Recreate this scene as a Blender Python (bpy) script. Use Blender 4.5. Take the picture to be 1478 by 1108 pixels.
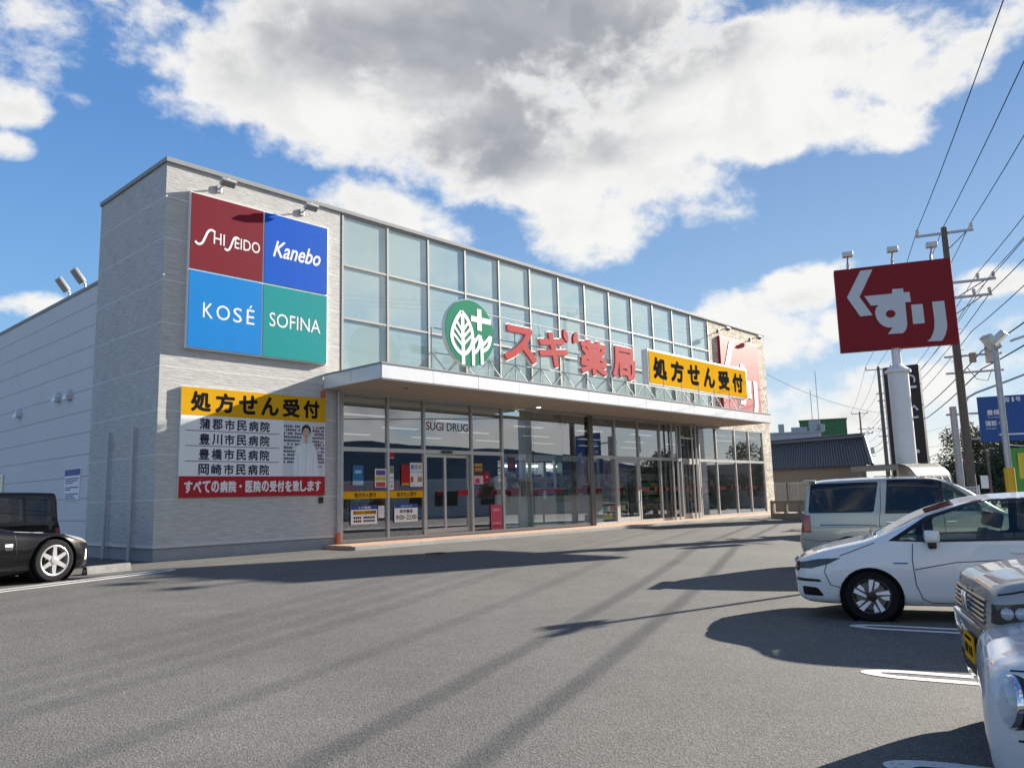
import bpy, bmesh, math, random
import numpy as np
from mathutils import Vector, Matrix, Euler
from mathutils.bvhtree import BVHTree

for _o in list(bpy.data.objects):
    bpy.data.objects.remove(_o, do_unlink=True)
S = bpy.context.scene
COL = S.collection
R = math.radians
PI = math.pi

# ------------------------------------------------------------------ camera
CAM = Vector((-7.926, -18.643, 1.25))
CF = 1137.05
CM = ((0.67899, -0.73368, -0.02621), (0.08702, 0.11588, -0.98944), (0.72897, 0.66954, 0.14253))
cd = bpy.data.cameras.new('camera')
cd.sensor_width = 36.0
cd.lens = CF / 1478 * 36
cd.clip_start = 0.05
cd.clip_end = 6000
cam = bpy.data.objects.new('camera', cd)
COL.objects.link(cam)
_m = Matrix(((CM[0][0], -CM[1][0], -CM[2][0]), (CM[0][1], -CM[1][1], -CM[2][1]), (CM[0][2], -CM[1][2], -CM[2][2])))
cam.matrix_world = Matrix.Translation(CAM) @ _m.to_4x4()
S.camera = cam

def ray(px, py):
    v = Vector(((px - 739) / CF, (py - 554) / CF, 1.0))
    return Vector([sum(CM[k][i] * v[k] for k in range(3)) for i in range(3)])

def at(px, py, t):
    """world point seen at a photo pixel, t metres away horizontally"""
    d = ray(px, py)
    return CAM + d * (t / math.hypot(d.x, d.y))

def ground_z(y):
    return -0.33 * min(1, max(0, (-2 - y) / 8))

# ------------------------------------------------------------------ light and exposure
EXPO = 1.4
S.view_settings.view_transform = 'Standard'
S.view_settings.look = 'None'
S.view_settings.exposure = EXPO
S.view_settings.gamma = 1
S.cycles.caustics_reflective = False
S.cycles.caustics_refractive = False
SUNV = Vector((1, -0.23, 0.405)).normalized()
SUN_EL = math.asin(SUNV.z)
SUN_AZ = math.atan2(SUNV.x, SUNV.y)
sl = bpy.data.lights.new('sun', 'SUN')
sl.energy = 5.0
sl.angle = R(0.53)
sl.color = (1.0, 0.93, 0.82)
sun = bpy.data.objects.new('sun', sl)
COL.objects.link(sun)
sun.rotation_euler = SUNV.to_track_quat('Z', 'Y').to_euler()

W = bpy.data.worlds.new('World')
S.world = W
W.use_nodes = True
SKY_STRENGTH = 0.08
def make_world():
    nt = W.node_tree
    nt.nodes.clear()
    N = nt.nodes.new
    def lk(a, b):
        if isinstance(a, (int, float)):
            b.default_value = a
        else:
            nt.links.new(a, b)
    def mt(op, a, b=0.0, c=0.0, clamp=False):
        n = N('ShaderNodeMath'); n.operation = op; n.use_clamp = clamp
        lk(a, n.inputs[0]); lk(b, n.inputs[1]); lk(c, n.inputs[2])
        return n.outputs[0]
    def rng(v, a, b, c=0.0, d=1.0):
        n = N('ShaderNodeMapRange'); n.interpolation_type = 'SMOOTHSTEP'
        lk(v, n.inputs[0])
        for i, q in enumerate((a, b, c, d)):
            n.inputs[i + 1].default_value = q
        return n.outputs[0]
    def mixc(f, a, b):
        n = N('ShaderNodeMix'); n.data_type = 'RGBA'
        lk(f, n.inputs[0])
        for q, s in ((a, n.inputs[6]), (b, n.inputs[7])):
            if isinstance(q, tuple): s.default_value = (*q, 1)
            else: nt.links.new(q, s)
        return n.outputs[2]
    out = N('ShaderNodeOutputWorld'); bg = N('ShaderNodeBackground')
    nt.links.new(bg.outputs[0], out.inputs[0])
    bg.inputs[1].default_value = SKY_STRENGTH
    sky = N('ShaderNodeTexSky'); sky.sky_type = 'NISHITA'; sky.sun_disc = False
    sky.sun_elevation = SUN_EL; sky.sun_rotation = SUN_AZ
    sky.air_density = 1.0; sky.dust_density = 0.0; sky.ozone_density = 2.2
    tc = N('ShaderNodeTexCoord')
    sp = N('ShaderNodeSeparateXYZ'); nt.links.new(tc.outputs['Generated'], sp.inputs[0])
    dx, dy, dz = sp.outputs
    az = mt('MULTIPLY', mt('ARCTAN2', dx, dy), 180 / PI)
    el = mt('MULTIPLY', mt('ARCSINE', dz), 180 / PI)
    mp = N('ShaderNodeMapping'); nt.links.new(tc.outputs['Generated'], mp.inputs[0])
    mp.inputs['Scale'].default_value = (1, 1, 1.45)
    def noise(scale, detail, rough, dist=0.0, off=(0, 0, 0)):
        m2 = N('ShaderNodeMapping'); nt.links.new(mp.outputs[0], m2.inputs[0])
        m2.inputs['Location'].default_value = off
        n = N('ShaderNodeTexNoise'); n.inputs['Scale'].default_value = scale
        n.inputs['Detail'].default_value = detail; n.inputs['Roughness'].default_value = rough
        n.inputs['Distortion'].default_value = dist
        nt.links.new(m2.outputs[0], n.inputs['Vector'])
        return n.outputs[0]
    big = noise(4.2, 11, 0.51, 0.35, (3.1, 0.4, 1.7))
    tow = SUNV * 0.03
    lit = noise(4.2, 7, 0.51, 0.35, (3.1 + tow.x, 0.4 + tow.y, 1.7 + tow.z))
    fine = noise(11, 9, 0.53, 0.3, (0.3, 2.4, 5.0))
    # cloud bodies: centre az, el, half-widths, strength
    def blob(a, e, ra, re, w, rot=0.0):
        u = mt('SUBTRACT', az, a); v = mt('SUBTRACT', el, e)
        c, s = math.cos(R(rot)), math.sin(R(rot))
        uu = mt('DIVIDE', mt('ADD', mt('MULTIPLY', u, c), mt('MULTIPLY', v, s)), ra)
        vv = mt('DIVIDE', mt('SUBTRACT', mt('MULTIPLY', v, c), mt('MULTIPLY', u, s)), re)
        r2 = mt('ADD', mt('MULTIPLY', uu, uu), mt('MULTIPLY', vv, vv))
        return mt('MULTIPLY', mt('SUBTRACT', 1.0, r2), w)
    f = None
    for b in CLOUDS:
        q = blob(*b)
        f = q if f is None else mt('SMOOTH_MAX', f, q, 0.15)
    f = mt('MAXIMUM', f, -0.9)
    # everything outside the photographed part of the sky: loose cumulus
    elg = mt('MULTIPLY', rng(el, -2, 4), rng(el, 40, 75, 1, 0.4))
    away = mt('MAXIMUM', rng(az, 84, 100), rng(az, 4, -12))
    away = mt('MAXIMUM', away, rng(el, 36, 46))
    away = mt('MAXIMUM', away, rng(az, -20, -40))
    base = mt('MULTIPLY', elg, mt('ADD', 0.02, mt('MULTIPLY', rng(dy, -0.1, -0.45), 0.26)))
    f = mt('ADD', mt('MULTIPLY', f, mt('SUBTRACT', 1.0, away)), mt('MULTIPLY', base, away))
    for b in CLOUDS_S:
        f = mt('SMOOTH_MAX', f, blob(*b), 0.15)
    vf = noise(34, 7, 0.62, 0.2, (1.3, 7.4, 2.0))
    nn = mt('ADD', mt('MULTIPLY', mt('SUBTRACT', big, 0.5), 1.9), mt('ADD', mt('MULTIPLY', mt('SUBTRACT', fine, 0.5), 1.35), mt('MULTIPLY', mt('SUBTRACT', vf, 0.5), 0.75)))
    d = mt('ADD', f, nn)
    cover = rng(d, 0.10, 0.62)
    gr = None
    for b in GREYS:
        q = mt('MAXIMUM', blob(*b), 0.0)
        gr = q if gr is None else mt('ADD', gr, q)
    gr = mt('ADD', mt('MULTIPLY', gr, mt('SUBTRACT', 1.0, away)), mt('MULTIPLY', away, 0.12))
    for b in GREYS_S:
        gr = mt('ADD', gr, mt('MAXIMUM', blob(*b), 0.0))
    soft = noise(3.4, 5, 0.5, 0.5, (7.1, 3.4, 0.2))
    g2 = mt('ADD', mt('MULTIPLY', gr, 0.85), mt('ADD', mt('MULTIPLY', mt('SUBTRACT', soft, 0.5), 1.2), mt('MULTIPLY', mt('SUBTRACT', fine, 0.5), 0.7)))
    slope = rng(mt('SUBTRACT', lit, big), -0.05, 0.05)
    shade = mt('MULTIPLY', rng(g2, 0.05, 0.95), rng(d, 0.40, 1.0))
    shade = mt('ADD', mt('MULTIPLY', shade, 0.88), mt('MULTIPLY', mt('MULTIPLY', slope, rng(d, 0.3, 0.9)), 0.14))
    k = 1.0 / (SKY_STRENGTH * 2 ** EXPO)
    white = (0.96 * k, 0.95 * k, 0.92 * k); grey = (0.37 * k, 0.39 * k, 0.425 * k)
    ccol = mixc(shade, white, grey)
    # blue: the physical sky evened out the way the phone's tone mapping records it
    el01 = mt('DIVIDE', el, 60.0, clamp=True)
    ramp = N('ShaderNodeValToRGB'); nt.links.new(el01, ramp.inputs[0])
    cr = ramp.color_ramp; cr.elements[0].position = 0.0; cr.elements[1].position = 1.0
    def c_(r, g, b_): return (r * k, g * k, b_ * k, 1)
    cr.elements[0].color = c_(0.58, 0.74, 0.86); cr.elements[1].color = c_(0.045, 0.14, 0.42)
    for p_, q in ((0.09, (0.36, 0.60, 0.84)), (0.22, (0.19, 0.43, 0.78)), (0.42, (0.105, 0.285, 0.66))):
        e = cr.elements.new(p_); e.color = c_(*q)
    east = mt('MULTIPLY', rng(az, 20, 72), 1.0)
    gre = mixc(east, (1, 1, 1), (1.42, 1.0, 0.84))
    mg = N('ShaderNodeMix'); mg.data_type = 'RGBA'; mg.blend_type = 'MULTIPLY'; mg.inputs[0].default_value = 1
    nt.links.new(ramp.outputs[0], mg.inputs[6]); nt.links.new(gre, mg.inputs[7])
    blue = mixc(0.82, sky.outputs[0], mg.outputs[2])
    hb = mt('MULTIPLY', rng(el, 6, 0.5), rng(noise(7, 8, 0.6, 0.2, (8, 1, 2)), 0.34, 0.68))
    col = mixc(mt('MULTIPLY', hb, 0.7), blue, (0.86 * k, 0.89 * k, 0.92 * k))
    col = mixc(mt('MULTIPLY', cover, 0.97), col, ccol)
    nt.links.new(col, bg.inputs[0])
    W.cycles.sampling_method = 'MANUAL'; W.cycles.sample_map_resolution = 1024
def _px(px, py, rx, ry, w, rot=0.0):
    d = ray(px, py).normalized(); e = math.asin(d.z); a = math.atan2(d.x, d.y)
    k = math.degrees(1 / math.hypot(CF, math.hypot(px - 739, py - 554)))
    return (math.degrees(a), math.degrees(e), rx * k / math.cos(e), ry * k, w, rot)
CLOUDS = [_px(*q) for q in (
    (700, 60, 540, 190, 1.0, 0), (430, 120, 240, 130, 0.9, 0), (760, 230, 300, 110, 0.95, -12), (840, 320, 130, 75, 0.85, 0),
    (1050, 110, 260, 130, 0.95, 0), (1240, 100, 190, 110, 0.95, 0), (1400, 75, 130, 60, 0.8, 20), (1290, 180, 70, 45, 0.75, 0), (370, 60, 165, 90, .8, 0),
    (540, 295, 110, 55, 0.75, 0), (640, 335, 90, 40, 0.6, 0), (560, 235, 60, 40, 0.5, 0), (40, 60, 110, 90, 0.30, 0), (20, 150, 60, 45, 0.65, 0), (18, 215, 45, 30, 0.7, 0),
    (1150, 420, 105, 50, 0.95, 10), (1100, 470, 110, 70, 0.85, 0), (1120, 505, 110, 40, 0.85, 0), (1450, 405, 70, 34, 0.75, 0), (1215, 470, 60, 40, .7, 0), (1395, 500, 50, 40, .5, 0), (1465, 470, 50, 35, .55, 0),
    (1180, 590, 230, 62, 0.75, 5), (1280, 545, 120, 30, .5, 0), (1420, 520, 90, 25, 0.35, 0), (1400, 650, 140, 40, 0.45, 0), (995, 298, 26, 20, 0.3, 0), (1120, 215, 50, 24, 0.4, 0),
    (1460, 20, 90, 60, 0.5, 0), (250, 20, 120, 60, 0.6, 0), (60, 440, 60, 16, 0.25, 0))]
GREYS = [_px(*q) for q in (
    (740, 40, 380, 150, 0.95, 0), (400, 60, 240, 120, 0.6, 0), (650, 230, 170, 80, 0.75, 0), (820, 190, 160, 90, 0.6, 0), (1050, 60, 180, 70, 0.55, 0),
    (1150, 440, 80, 34, 0.75, 0), (1200, 610, 130, 25, 0.5, 0), (1240, 60, 90, 30, 0.4, 0), (20, 40, 100, 70, 0.5, 0))]
# cumulus over the street side, met again in the shop glass
CLOUDS_S = [(112, 8, 9, 3.0, .85, 0), (127, 9.5, 9, 3.6, .95, 4), (141, 7.5, 8, 3.0, .85, 0), (157, 10, 11, 4, .9, 0), (174, 7, 9, 3, .7, 0), (118, 19, 13, 5, .8, 6), (146, 21, 14, 5, .85, -5), (133, 4.2, 12, 1.2, .6, 0), (102, 15, 8, 4, .7, 0)]
GREYS_S = [(113, 6.5, 8, 1.8, .8, 0), (128, 7.5, 8, 2.2, .95, 0), (142, 6, 7, 1.8, .8, 0), (158, 8, 9, 2.2, .8, 0), (119, 17, 11, 3, .7, 0), (147, 19, 12, 3, .7, 0)]
make_world()

# ------------------------------------------------------------------ materials
def mat(name, base=(0.5, 0.5, 0.5), rough=0.6, metal=0.0, noise=0.0, nscale=6.0, bump=0.0, bscale=60.0, coat=0.0, spec=0.5, emit=None, estr=1.0, stretch=(1, 1, 1), coord='Object'):
    """principled material; noise varies the colour in blotches, bump roughens it"""
    m = bpy.data.materials.new(name); m.use_nodes = True
    nt = m.node_tree; b = nt.nodes['Principled BSDF']
    b.inputs['Base Color'].default_value = (*base, 1)
    b.inputs['Roughness'].default_value = rough; b.inputs['Metallic'].default_value = metal
    b.inputs['Coat Weight'].default_value = coat; b.inputs['Coat Roughness'].default_value = 0.03
    b.inputs['Specular IOR Level'].default_value = spec
    if emit:
        b.inputs['Emission Color'].default_value = (*emit, 1); b.inputs['Emission Strength'].default_value = estr
    if noise or bump:
        tc = nt.nodes.new('ShaderNodeTexCoord'); mp = nt.nodes.new('ShaderNodeMapping')
        mp.inputs['Scale'].default_value = stretch
        nt.links.new(tc.outputs[coord], mp.inputs[0])
    if noise:
        n = nt.nodes.new('ShaderNodeTexNoise'); n.inputs['Scale'].default_value = nscale
        n.inputs['Detail'].default_value = 6; n.inputs['Roughness'].default_value = 0.65
        nt.links.new(mp.outputs[0], n.inputs['Vector'])
        r = nt.nodes.new('ShaderNodeMapRange')
        r.inputs[1].default_value = 0.3; r.inputs[2].default_value = 0.7
        r.inputs[3].default_value = 1 - noise; r.inputs[4].default_value = 1 + noise
        nt.links.new(n.outputs[0], r.inputs[0])
        mx = nt.nodes.new('ShaderNodeVectorMath'); mx.operation = 'SCALE'
        mx.inputs[0].default_value = base
        nt.links.new(r.outputs[0], mx.inputs['Scale']); nt.links.new(mx.outputs[0], b.inputs['Base Color'])
        r2 = nt.nodes.new('ShaderNodeMapRange')
        r2.inputs[3].default_value = max(0.02, rough * 0.85); r2.inputs[4].default_value = min(1, rough * 1.15)
        nt.links.new(n.outputs[0], r2.inputs[0]); nt.links.new(r2.outputs[0], b.inputs['Roughness'])
    if bump:
        n = nt.nodes.new('ShaderNodeTexNoise'); n.inputs['Scale'].default_value = bscale; n.inputs['Detail'].default_value = 5
        nt.links.new(mp.outputs[0], n.inputs['Vector'])
        bm = nt.nodes.new('ShaderNodeBump'); bm.inputs['Strength'].default_value = bump; bm.inputs['Distance'].default_value = 0.02
        nt.links.new(n.outputs[0], bm.inputs['Height']); nt.links.new(bm.outputs[0], b.inputs['Normal'])
    return m

def glass_mat(name, tint=(0.8, 0.88, 0.86), refl=1.0, base_refl=0.04, rough=0.0):
    """pane of glass: see-through with a tint, mirror by angle"""
    m = bpy.data.materials.new(name); m.use_nodes = True
    nt = m.node_tree; nt.nodes.clear()
    o = nt.nodes.new('ShaderNodeOutputMaterial'); mx = nt.nodes.new('ShaderNodeMixShader')
    t = nt.nodes.new('ShaderNodeBsdfTransparent'); g = nt.nodes.new('ShaderNodeBsdfGlossy')
    t.inputs[0].default_value = (*tint, 1); g.inputs['Roughness'].default_value = rough
    g.inputs[0].default_value = (0.95, 0.97, 1.0, 1)
    fr = nt.nodes.new('ShaderNodeLayerWeight'); fr.inputs[0].default_value = 0.5
    pw = nt.nodes.new('ShaderNodeMath'); pw.operation = 'POWER'; pw.inputs[1].default_value = 4.0
    ma = nt.nodes.new('ShaderNodeMath'); ma.operation = 'MULTIPLY_ADD'; ma.use_clamp = True
    ma.inputs[1].default_value = 0.9 * refl; ma.inputs[2].default_value = base_refl
    nt.links.new(fr.outputs['Facing'], pw.inputs[0]); nt.links.new(pw.outputs[0], ma.inputs[0])
    nt.links.new(ma.outputs[0], mx.inputs[0]); nt.links.new(t.outputs[0], mx.inputs[1]); nt.links.new(g.outputs[0], mx.inputs[2])
    nt.links.new(mx.outputs[0], o.inputs[0])
    return m

# ------------------------------------------------------------------ object helpers
def tag(o, label=None, cat=None, group=None, kind=None):
    if label: o['label'] = label
    if cat: o['category'] = cat
    if group: o['group'] = group
    if kind: o['kind'] = kind
    return o

def thing(name, label, cat, loc=(0, 0, 0), rz=0.0, group=None, scale=1.0):
    o = bpy.data.objects.new(name, None); COL.objects.link(o)
    o.location = loc; o.rotation_euler = (0, 0, rz); o.scale = (scale,) * 3; o.empty_display_size = 0.2
    return tag(o, label, cat, group)

class MB:
    """collects shapes for ONE mesh object"""
    def __init__(s):
        s.v = []; s.f = []
    def add(s, vs, fs):
        k = len(s.v); s.v += [tuple(p) for p in vs]; s.f += [tuple(k + i for i in f) for f in fs]
        return s
    def box(s, x0, x1, y0, y1, z0, z1, M=None):
        vs = [Vector((x, y, z)) for z in (z0, z1) for y in (y0, y1) for x in (x0, x1)]
        if M: vs = [M @ p for p in vs]
        return s.add(vs, [(0, 2, 3, 1), (4, 5, 7, 6), (0, 1, 5, 4), (2, 6, 7, 3), (0, 4, 6, 2), (1, 3, 7, 5)])
    def bbox(s, x0, x1, y0, y1, z0, z1, r=0.01, M=None, seg=2):
        """bevelled box"""
        bm = bmesh.new(); bmesh.ops.create_cube(bm, size=1)
        for v in bm.verts:
            v.co = Vector(((x0 + x1) / 2 + v.co.x * (x1 - x0), (y0 + y1) / 2 + v.co.y * (y1 - y0), (z0 + z1) / 2 + v.co.z * (z1 - z0)))
        bmesh.ops.bevel(bm, geom=bm.edges[:], offset=r, segments=seg, affect='EDGES', profile=0.6)
        if M: bm.transform(M)
        return s.bm(bm)
    def bm(s, bm):
        bm.verts.index_update()
        s.add([v.co.copy() for v in bm.verts], [[v.index for v in f.verts] for f in bm.faces]); bm.free()
        return s
    def tube(s, pts, r, n=10, cap=True):
        """round bar along points; r a number or one per point"""
        pts = [Vector(p) for p in pts]; m = len(pts)
        rs = [r] * m if isinstance(r, (int, float)) else list(r)
        ring = []; up = None
        for i, p in enumerate(pts):
            t = (pts[min(i + 1, m - 1)] - pts[max(i - 1, 0)])
            t = t.normalized() if t.length > 1e-9 else Vector((0, 0, 1))
            if up is None:
                up = t.orthogonal().normalized()
            else:
                up = (up - t * up.dot(t)); up = up.normalized() if up.length > 1e-6 else t.orthogonal().normalized()
            q = t.cross(up)
            ring.append([p + (up * math.cos(a) + q * math.sin(a)) * rs[i] for a in [2 * PI * k / n for k in range(n)]])
        vs = [p for r_ in ring for p in r_]
        fs = [(i * n + k, i * n + (k + 1) % n, (i + 1) * n + (k + 1) % n, (i + 1) * n + k) for i in range(m - 1) for k in range(n)]
        if cap:
            fs += [tuple(range(n))[::-1], tuple((m - 1) * n + k for k in range(n))]
        return s.add(vs, fs)
    def prism(s, poly, h0, h1, M=None):
        """outline in local XY pulled from z=h0 to h1"""
        n = len(poly)
        a = sum(poly[i][0] * poly[(i + 1) % n][1] - poly[(i + 1) % n][0] * poly[i][1] for i in range(n))
        if a < 0: poly = poly[::-1]
        vs = [Vector((x, y, h0)) for x, y in poly] + [Vector((x, y, h1)) for x, y in poly]
        if M: vs = [M @ p for p in vs]
        return s.add(vs, [tuple(range(n))[::-1], tuple(range(n, 2 * n))] + [(i, (i + 1) % n, n + (i + 1) % n, n + i) for i in range(n)])
    def quad(s, a, b, c, d):
        return s.add([a, b, c, d], [(0, 1, 2, 3)])
    def grid(s, P):
        """rows of points"""
        m, n = len(P), len(P[0])
        return s.add([p for r_ in P for p in r_], [(i * n + j, i * n + j + 1, (i + 1) * n + j + 1, (i + 1) * n + j) for i in range(m - 1) for j in range(n - 1)])
    def build(s, name, m, parent=None, smooth=False, loc=None, label=None):
        me = bpy.data.meshes.new(name); me.from_pydata(s.v, [], s.f)
        if smooth: shade(me, smooth if isinstance(smooth, (int, float)) and smooth is not True else 35)
        me.validate(); me.update()
        o = bpy.data.objects.new(name, me); COL.objects.link(o)
        if m: me.materials.append(m)
        if parent: o.parent = parent
        if loc: o.location = loc
        if label: o['label'] = label
        return o

def shade(me, ang=35):
    bm = bmesh.new(); bm.from_mesh(me)
    for f in bm.faces: f.smooth = True
    for e in bm.edges:
        e.smooth = len(e.link_faces) == 2 and e.calc_face_angle(0) < R(ang)
    bm.to_mesh(me); bm.free()

# local XY of lettering -> a wall facing -Y (x along the wall, y up)
def face_y(x, y, z): return Matrix.Translation((x, y, z)) @ Matrix.Rotation(PI / 2, 4, 'X')

_tc = {}
def glyphs(s, bold=0.0, shear=0.0):
    """outline mesh of a string (filled, thin) in unit size from the built-in font"""
    key = (s, bold, shear)
    if key in _tc: return _tc[key]
    c = bpy.data.curves.new('lettering', 'FONT'); c.body = s; c.size = 1; c.offset = bold; c.shear = shear
    c.resolution_u = 3; c.extrude = 0.0; c.fill_mode = 'FRONT' if hasattr(c, 'fill_mode') else c.fill_mode
    o = bpy.data.objects.new('lettering', c); COL.objects.link(o)
    dg = bpy.context.evaluated_depsgraph_get(); dg.update()
    me = o.evaluated_get(dg).to_mesh()
    v = [(p.co.x, p.co.y) for p in me.vertices]; f = [tuple(q.vertices) for q in me.polygons]
    o.evaluated_get(dg).to_mesh_clear()
    bpy.data.objects.remove(o, do_unlink=True); bpy.data.curves.remove(c)
    xs = [p[0] for p in v]; ys = [p[1] for p in v]
    _tc[key] = (v, f, (min(xs), max(xs), min(ys), max(ys)))
    return _tc[key]

def text(mb, s, x, y, w, h, M, bold=0.02, z=0.0, shear=0.0, depth=0.0):
    """string fitted to the box x..x+w, y..y+h of the plane M; bold is drawn by shifted copies"""
    v, f, (a, b, c, d) = glyphs(s, 0.0, shear)
    e = bold * h * 0.75
    kx = (w - 2 * e) / max(1e-6, b - a); ky = (h - 2 * e) / max(1e-6, d - c)
    shifts = [(0, 0)] if bold < .004 else [(math.cos(q) * e, math.sin(q) * e) for q in [2 * PI * i / 8 for i in range(8)]]
    for n, (sx, sy) in enumerate(shifts):
        P = [(x + e + sx + (p[0] - a) * kx, y + e + sy + (p[1] - c) * ky) for p in v]
        zz = z + depth + n * 0.0003
        mb.add([M @ Vector((p[0], p[1], zz)) for p in P], f)
        if depth:
            ec = {}
            for q in f:
                for i in range(len(q)):
                    k_ = (q[i], q[(i + 1) % len(q)])
                    if (k_[1], k_[0]) in ec: del ec[(k_[1], k_[0])]
                    else: ec[k_] = 1
            k = len(P)
            mb.add([M @ Vector((p[0], p[1], z)) for p in P] + [M @ Vector((p[0], p[1], zz)) for p in P], [(i, j, k + j, k + i) for i, j in ec])
    return mb

def copy_tree(o, parent=None):
    c = o.copy(); COL.objects.link(c)
    if parent: c.parent = parent
    for ch in list(o.children): copy_tree(ch, c)
    return c
random.seed(7)
# ------------------------------------------------------------------ shared materials
WHITE = mat('white_paint', (0.78, 0.78, 0.77), 0.45, noise=0.04, nscale=2)
ALU = mat('brushed_aluminium', (0.50, 0.49, 0.47), 0.38, 0.55, noise=0.06, nscale=5)
GALV = mat('galvanised_steel', (0.42, 0.43, 0.44), 0.45, 0.6, noise=0.12, nscale=9)
BLACK = mat('black_plastic', (0.012, 0.012, 0.013), 0.45, noise=0.1, nscale=20)
RUBBER = mat('rubber', (0.010, 0.010, 0.011), 0.85, spec=0.2, noise=0.15, nscale=30, bump=0.1)
CONC = mat('concrete', (0.36, 0.355, 0.34), 0.9, noise=0.14, nscale=3, bump=0.3, bscale=50)
DARKGLASS = mat('dark_glass', (0.012, 0.014, 0.016), 0.06, spec=0.6)

def siding_mat(name, base, joint, spacing, z0, ridge=0.55, band=(5.0, 60.0), rib=0.3, blotch=0.28):
    """panel siding: fine broken horizontal ribs and pale sealed joints every panel"""
    m = bpy.data.materials.new(name); m.use_nodes = True
    nt = m.node_tree; b = nt.nodes['Principled BSDF']; b.inputs['Roughness'].default_value = 0.75
    N = nt.nodes.new; L = nt.links.new
    tc = N('ShaderNodeTexCoord'); sp = N('ShaderNodeSeparateXYZ'); L(tc.outputs['Object'], sp.inputs[0])
    mp = N('ShaderNodeMapping'); L(tc.outputs['Object'], mp.inputs[0]); mp.inputs['Scale'].default_value = (band[0], band[0], band[1])
    n = N('ShaderNodeTexNoise'); n.inputs['Scale'].default_value = 0.5; n.inputs['Detail'].default_value = 4; n.inputs['Roughness'].default_value = 0.7
    L(mp.outputs[0], n.inputs['Vector'])
    st = N('ShaderNodeMapRange'); st.inputs[1].default_value = 0.38; st.inputs[2].default_value = 0.62; L(n.outputs[0], st.inputs[0])
    big = N('ShaderNodeTexNoise'); big.inputs['Scale'].default_value = 0.8; big.inputs['Detail'].default_value = 5; L(tc.outputs['Object'], big.inputs['Vector'])
    def math_(op, a, b_, clamp=False):
        q = N('ShaderNodeMath'); q.operation = op; q.use_clamp = clamp
        for i, w in enumerate((a, b_)):
            if isinstance(w, (int, float)): q.inputs[i].default_value = w
            else: L(w, q.inputs[i])
        return q.outputs[0]
    zz = math_('DIVIDE', math_('SUBTRACT', sp.outputs[2], z0), spacing)
    fr = math_('ABSOLUTE', math_('SUBTRACT', math_('FRACT', math_('ADD', zz, 0.5), 0.0), 0.5), 0.0)
    jn = math_('LESS_THAN', fr, 0.014 / spacing)
    v = math_('ADD', 0.95 - rib / 2, math_('MULTIPLY', st.outputs[0], rib))
    v = math_('MULTIPLY', v, math_('ADD', 1 - blotch / 2, math_('MULTIPLY', big.outputs[0], blotch)))
    sc = N('ShaderNodeVectorMath'); sc.operation = 'SCALE'; sc.inputs[0].default_value = base; L(v, sc.inputs['Scale'])
    mx = N('ShaderNodeMix'); mx.data_type = 'RGBA'; L(jn, mx.inputs[0]); L(sc.outputs[0], mx.inputs[6]); mx.inputs[7].default_value = (*joint, 1)
    L(mx.outputs[2], b.inputs['Base Color'])
    bp = N('ShaderNodeBump'); bp.inputs['Strength'].default_value = ridge; bp.inputs['Distance'].default_value = 0.03
    L(math_('SUBTRACT', n.outputs[0], math_('MULTIPLY', jn, 0.3)), bp.inputs['Height']); L(bp.outputs[0], b.inputs['Normal'])
    return m
SIDING = siding_mat('ribbed_siding', (0.53, 0.52, 0.50), (0.68, 0.67, 0.65), 1.055, 0.36, blotch=0.2)
PANEL = siding_mat('white_wall_panel', (0.70, 0.70, 0.70), (0.36, 0.37, 0.39), 0.62, 0.3, 0.03, (2, 3), 0.03, 0.10)

def stone_mat():
    """split-face stone strips of uneven length"""
    m = bpy.data.materials.new('stacked_stone'); m.use_nodes = True
    nt = m.node_tree; b = nt.nodes['Principled BSDF']; b.inputs['Roughness'].default_value = 0.85
    N = nt.nodes.new; L = nt.links.new
    tc = N('ShaderNodeTexCoord'); sp = N('ShaderNodeSeparateXYZ'); L(tc.outputs['Object'], sp.inputs[0])
    ad = N('ShaderNodeMath'); L(sp.outputs[0], ad.inputs[0]); L(sp.outputs[1], ad.inputs[1])
    cb = N('ShaderNodeCombineXYZ'); L(ad.outputs[0], cb.inputs[0]); L(sp.outputs[2], cb.inputs[1])
    br = N('ShaderNodeTexBrick'); L(cb.outputs[0], br.inputs['Vector'])
    br.inputs['Scale'].default_value = 1; br.inputs['Brick Width'].default_value = 0.42; br.inputs['Row Height'].default_value = 0.115
    br.inputs['Mortar Size'].default_value = 0.007; br.inputs['Mortar Smooth'].default_value = 0.6; br.squash = 0.6; br.squash_frequency = 3
    br.inputs['Color1'].default_value = (0.74, 0.67, 0.55, 1); br.inputs['Color2'].default_value = (0.52, 0.45, 0.35, 1); br.inputs['Mortar'].default_value = (0.33, 0.3, 0.25, 1)
    n = N('ShaderNodeTexNoise'); n.inputs['Scale'].default_value = 3.5; n.inputs['Detail'].default_value = 6; L(tc.outputs['Object'], n.inputs['Vector'])
    mx = N('ShaderNodeMix'); mx.data_type = 'RGBA'; mx.blend_type = 'OVERLAY'; mx.inputs[0].default_value = 0.6
    L(br.outputs[0], mx.inputs[6]); L(n.outputs[0], mx.inputs[7]); L(mx.outputs[2], b.inputs['Base Color'])
    n2 = N('ShaderNodeTexNoise'); n2.inputs['Scale'].default_value = 9; n2.inputs['Detail'].default_value = 4; L(tc.outputs['Object'], n2.inputs['Vector'])
    su = N('ShaderNodeMath'); su.operation = 'MULTIPLY_ADD'; su.inputs[1].default_value = -0.7; L(br.outputs[1], su.inputs[0]); L(n2.outputs[0], su.inputs[2])
    bp = N('ShaderNodeBump'); bp.inputs['Strength'].default_value = 0.9; bp.inputs['Distance'].default_value = 0.05; L(su.outputs[0], bp.inputs['Height']); L(bp.outputs[0], b.inputs['Normal'])
    return m
STONE = stone_mat()

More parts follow.
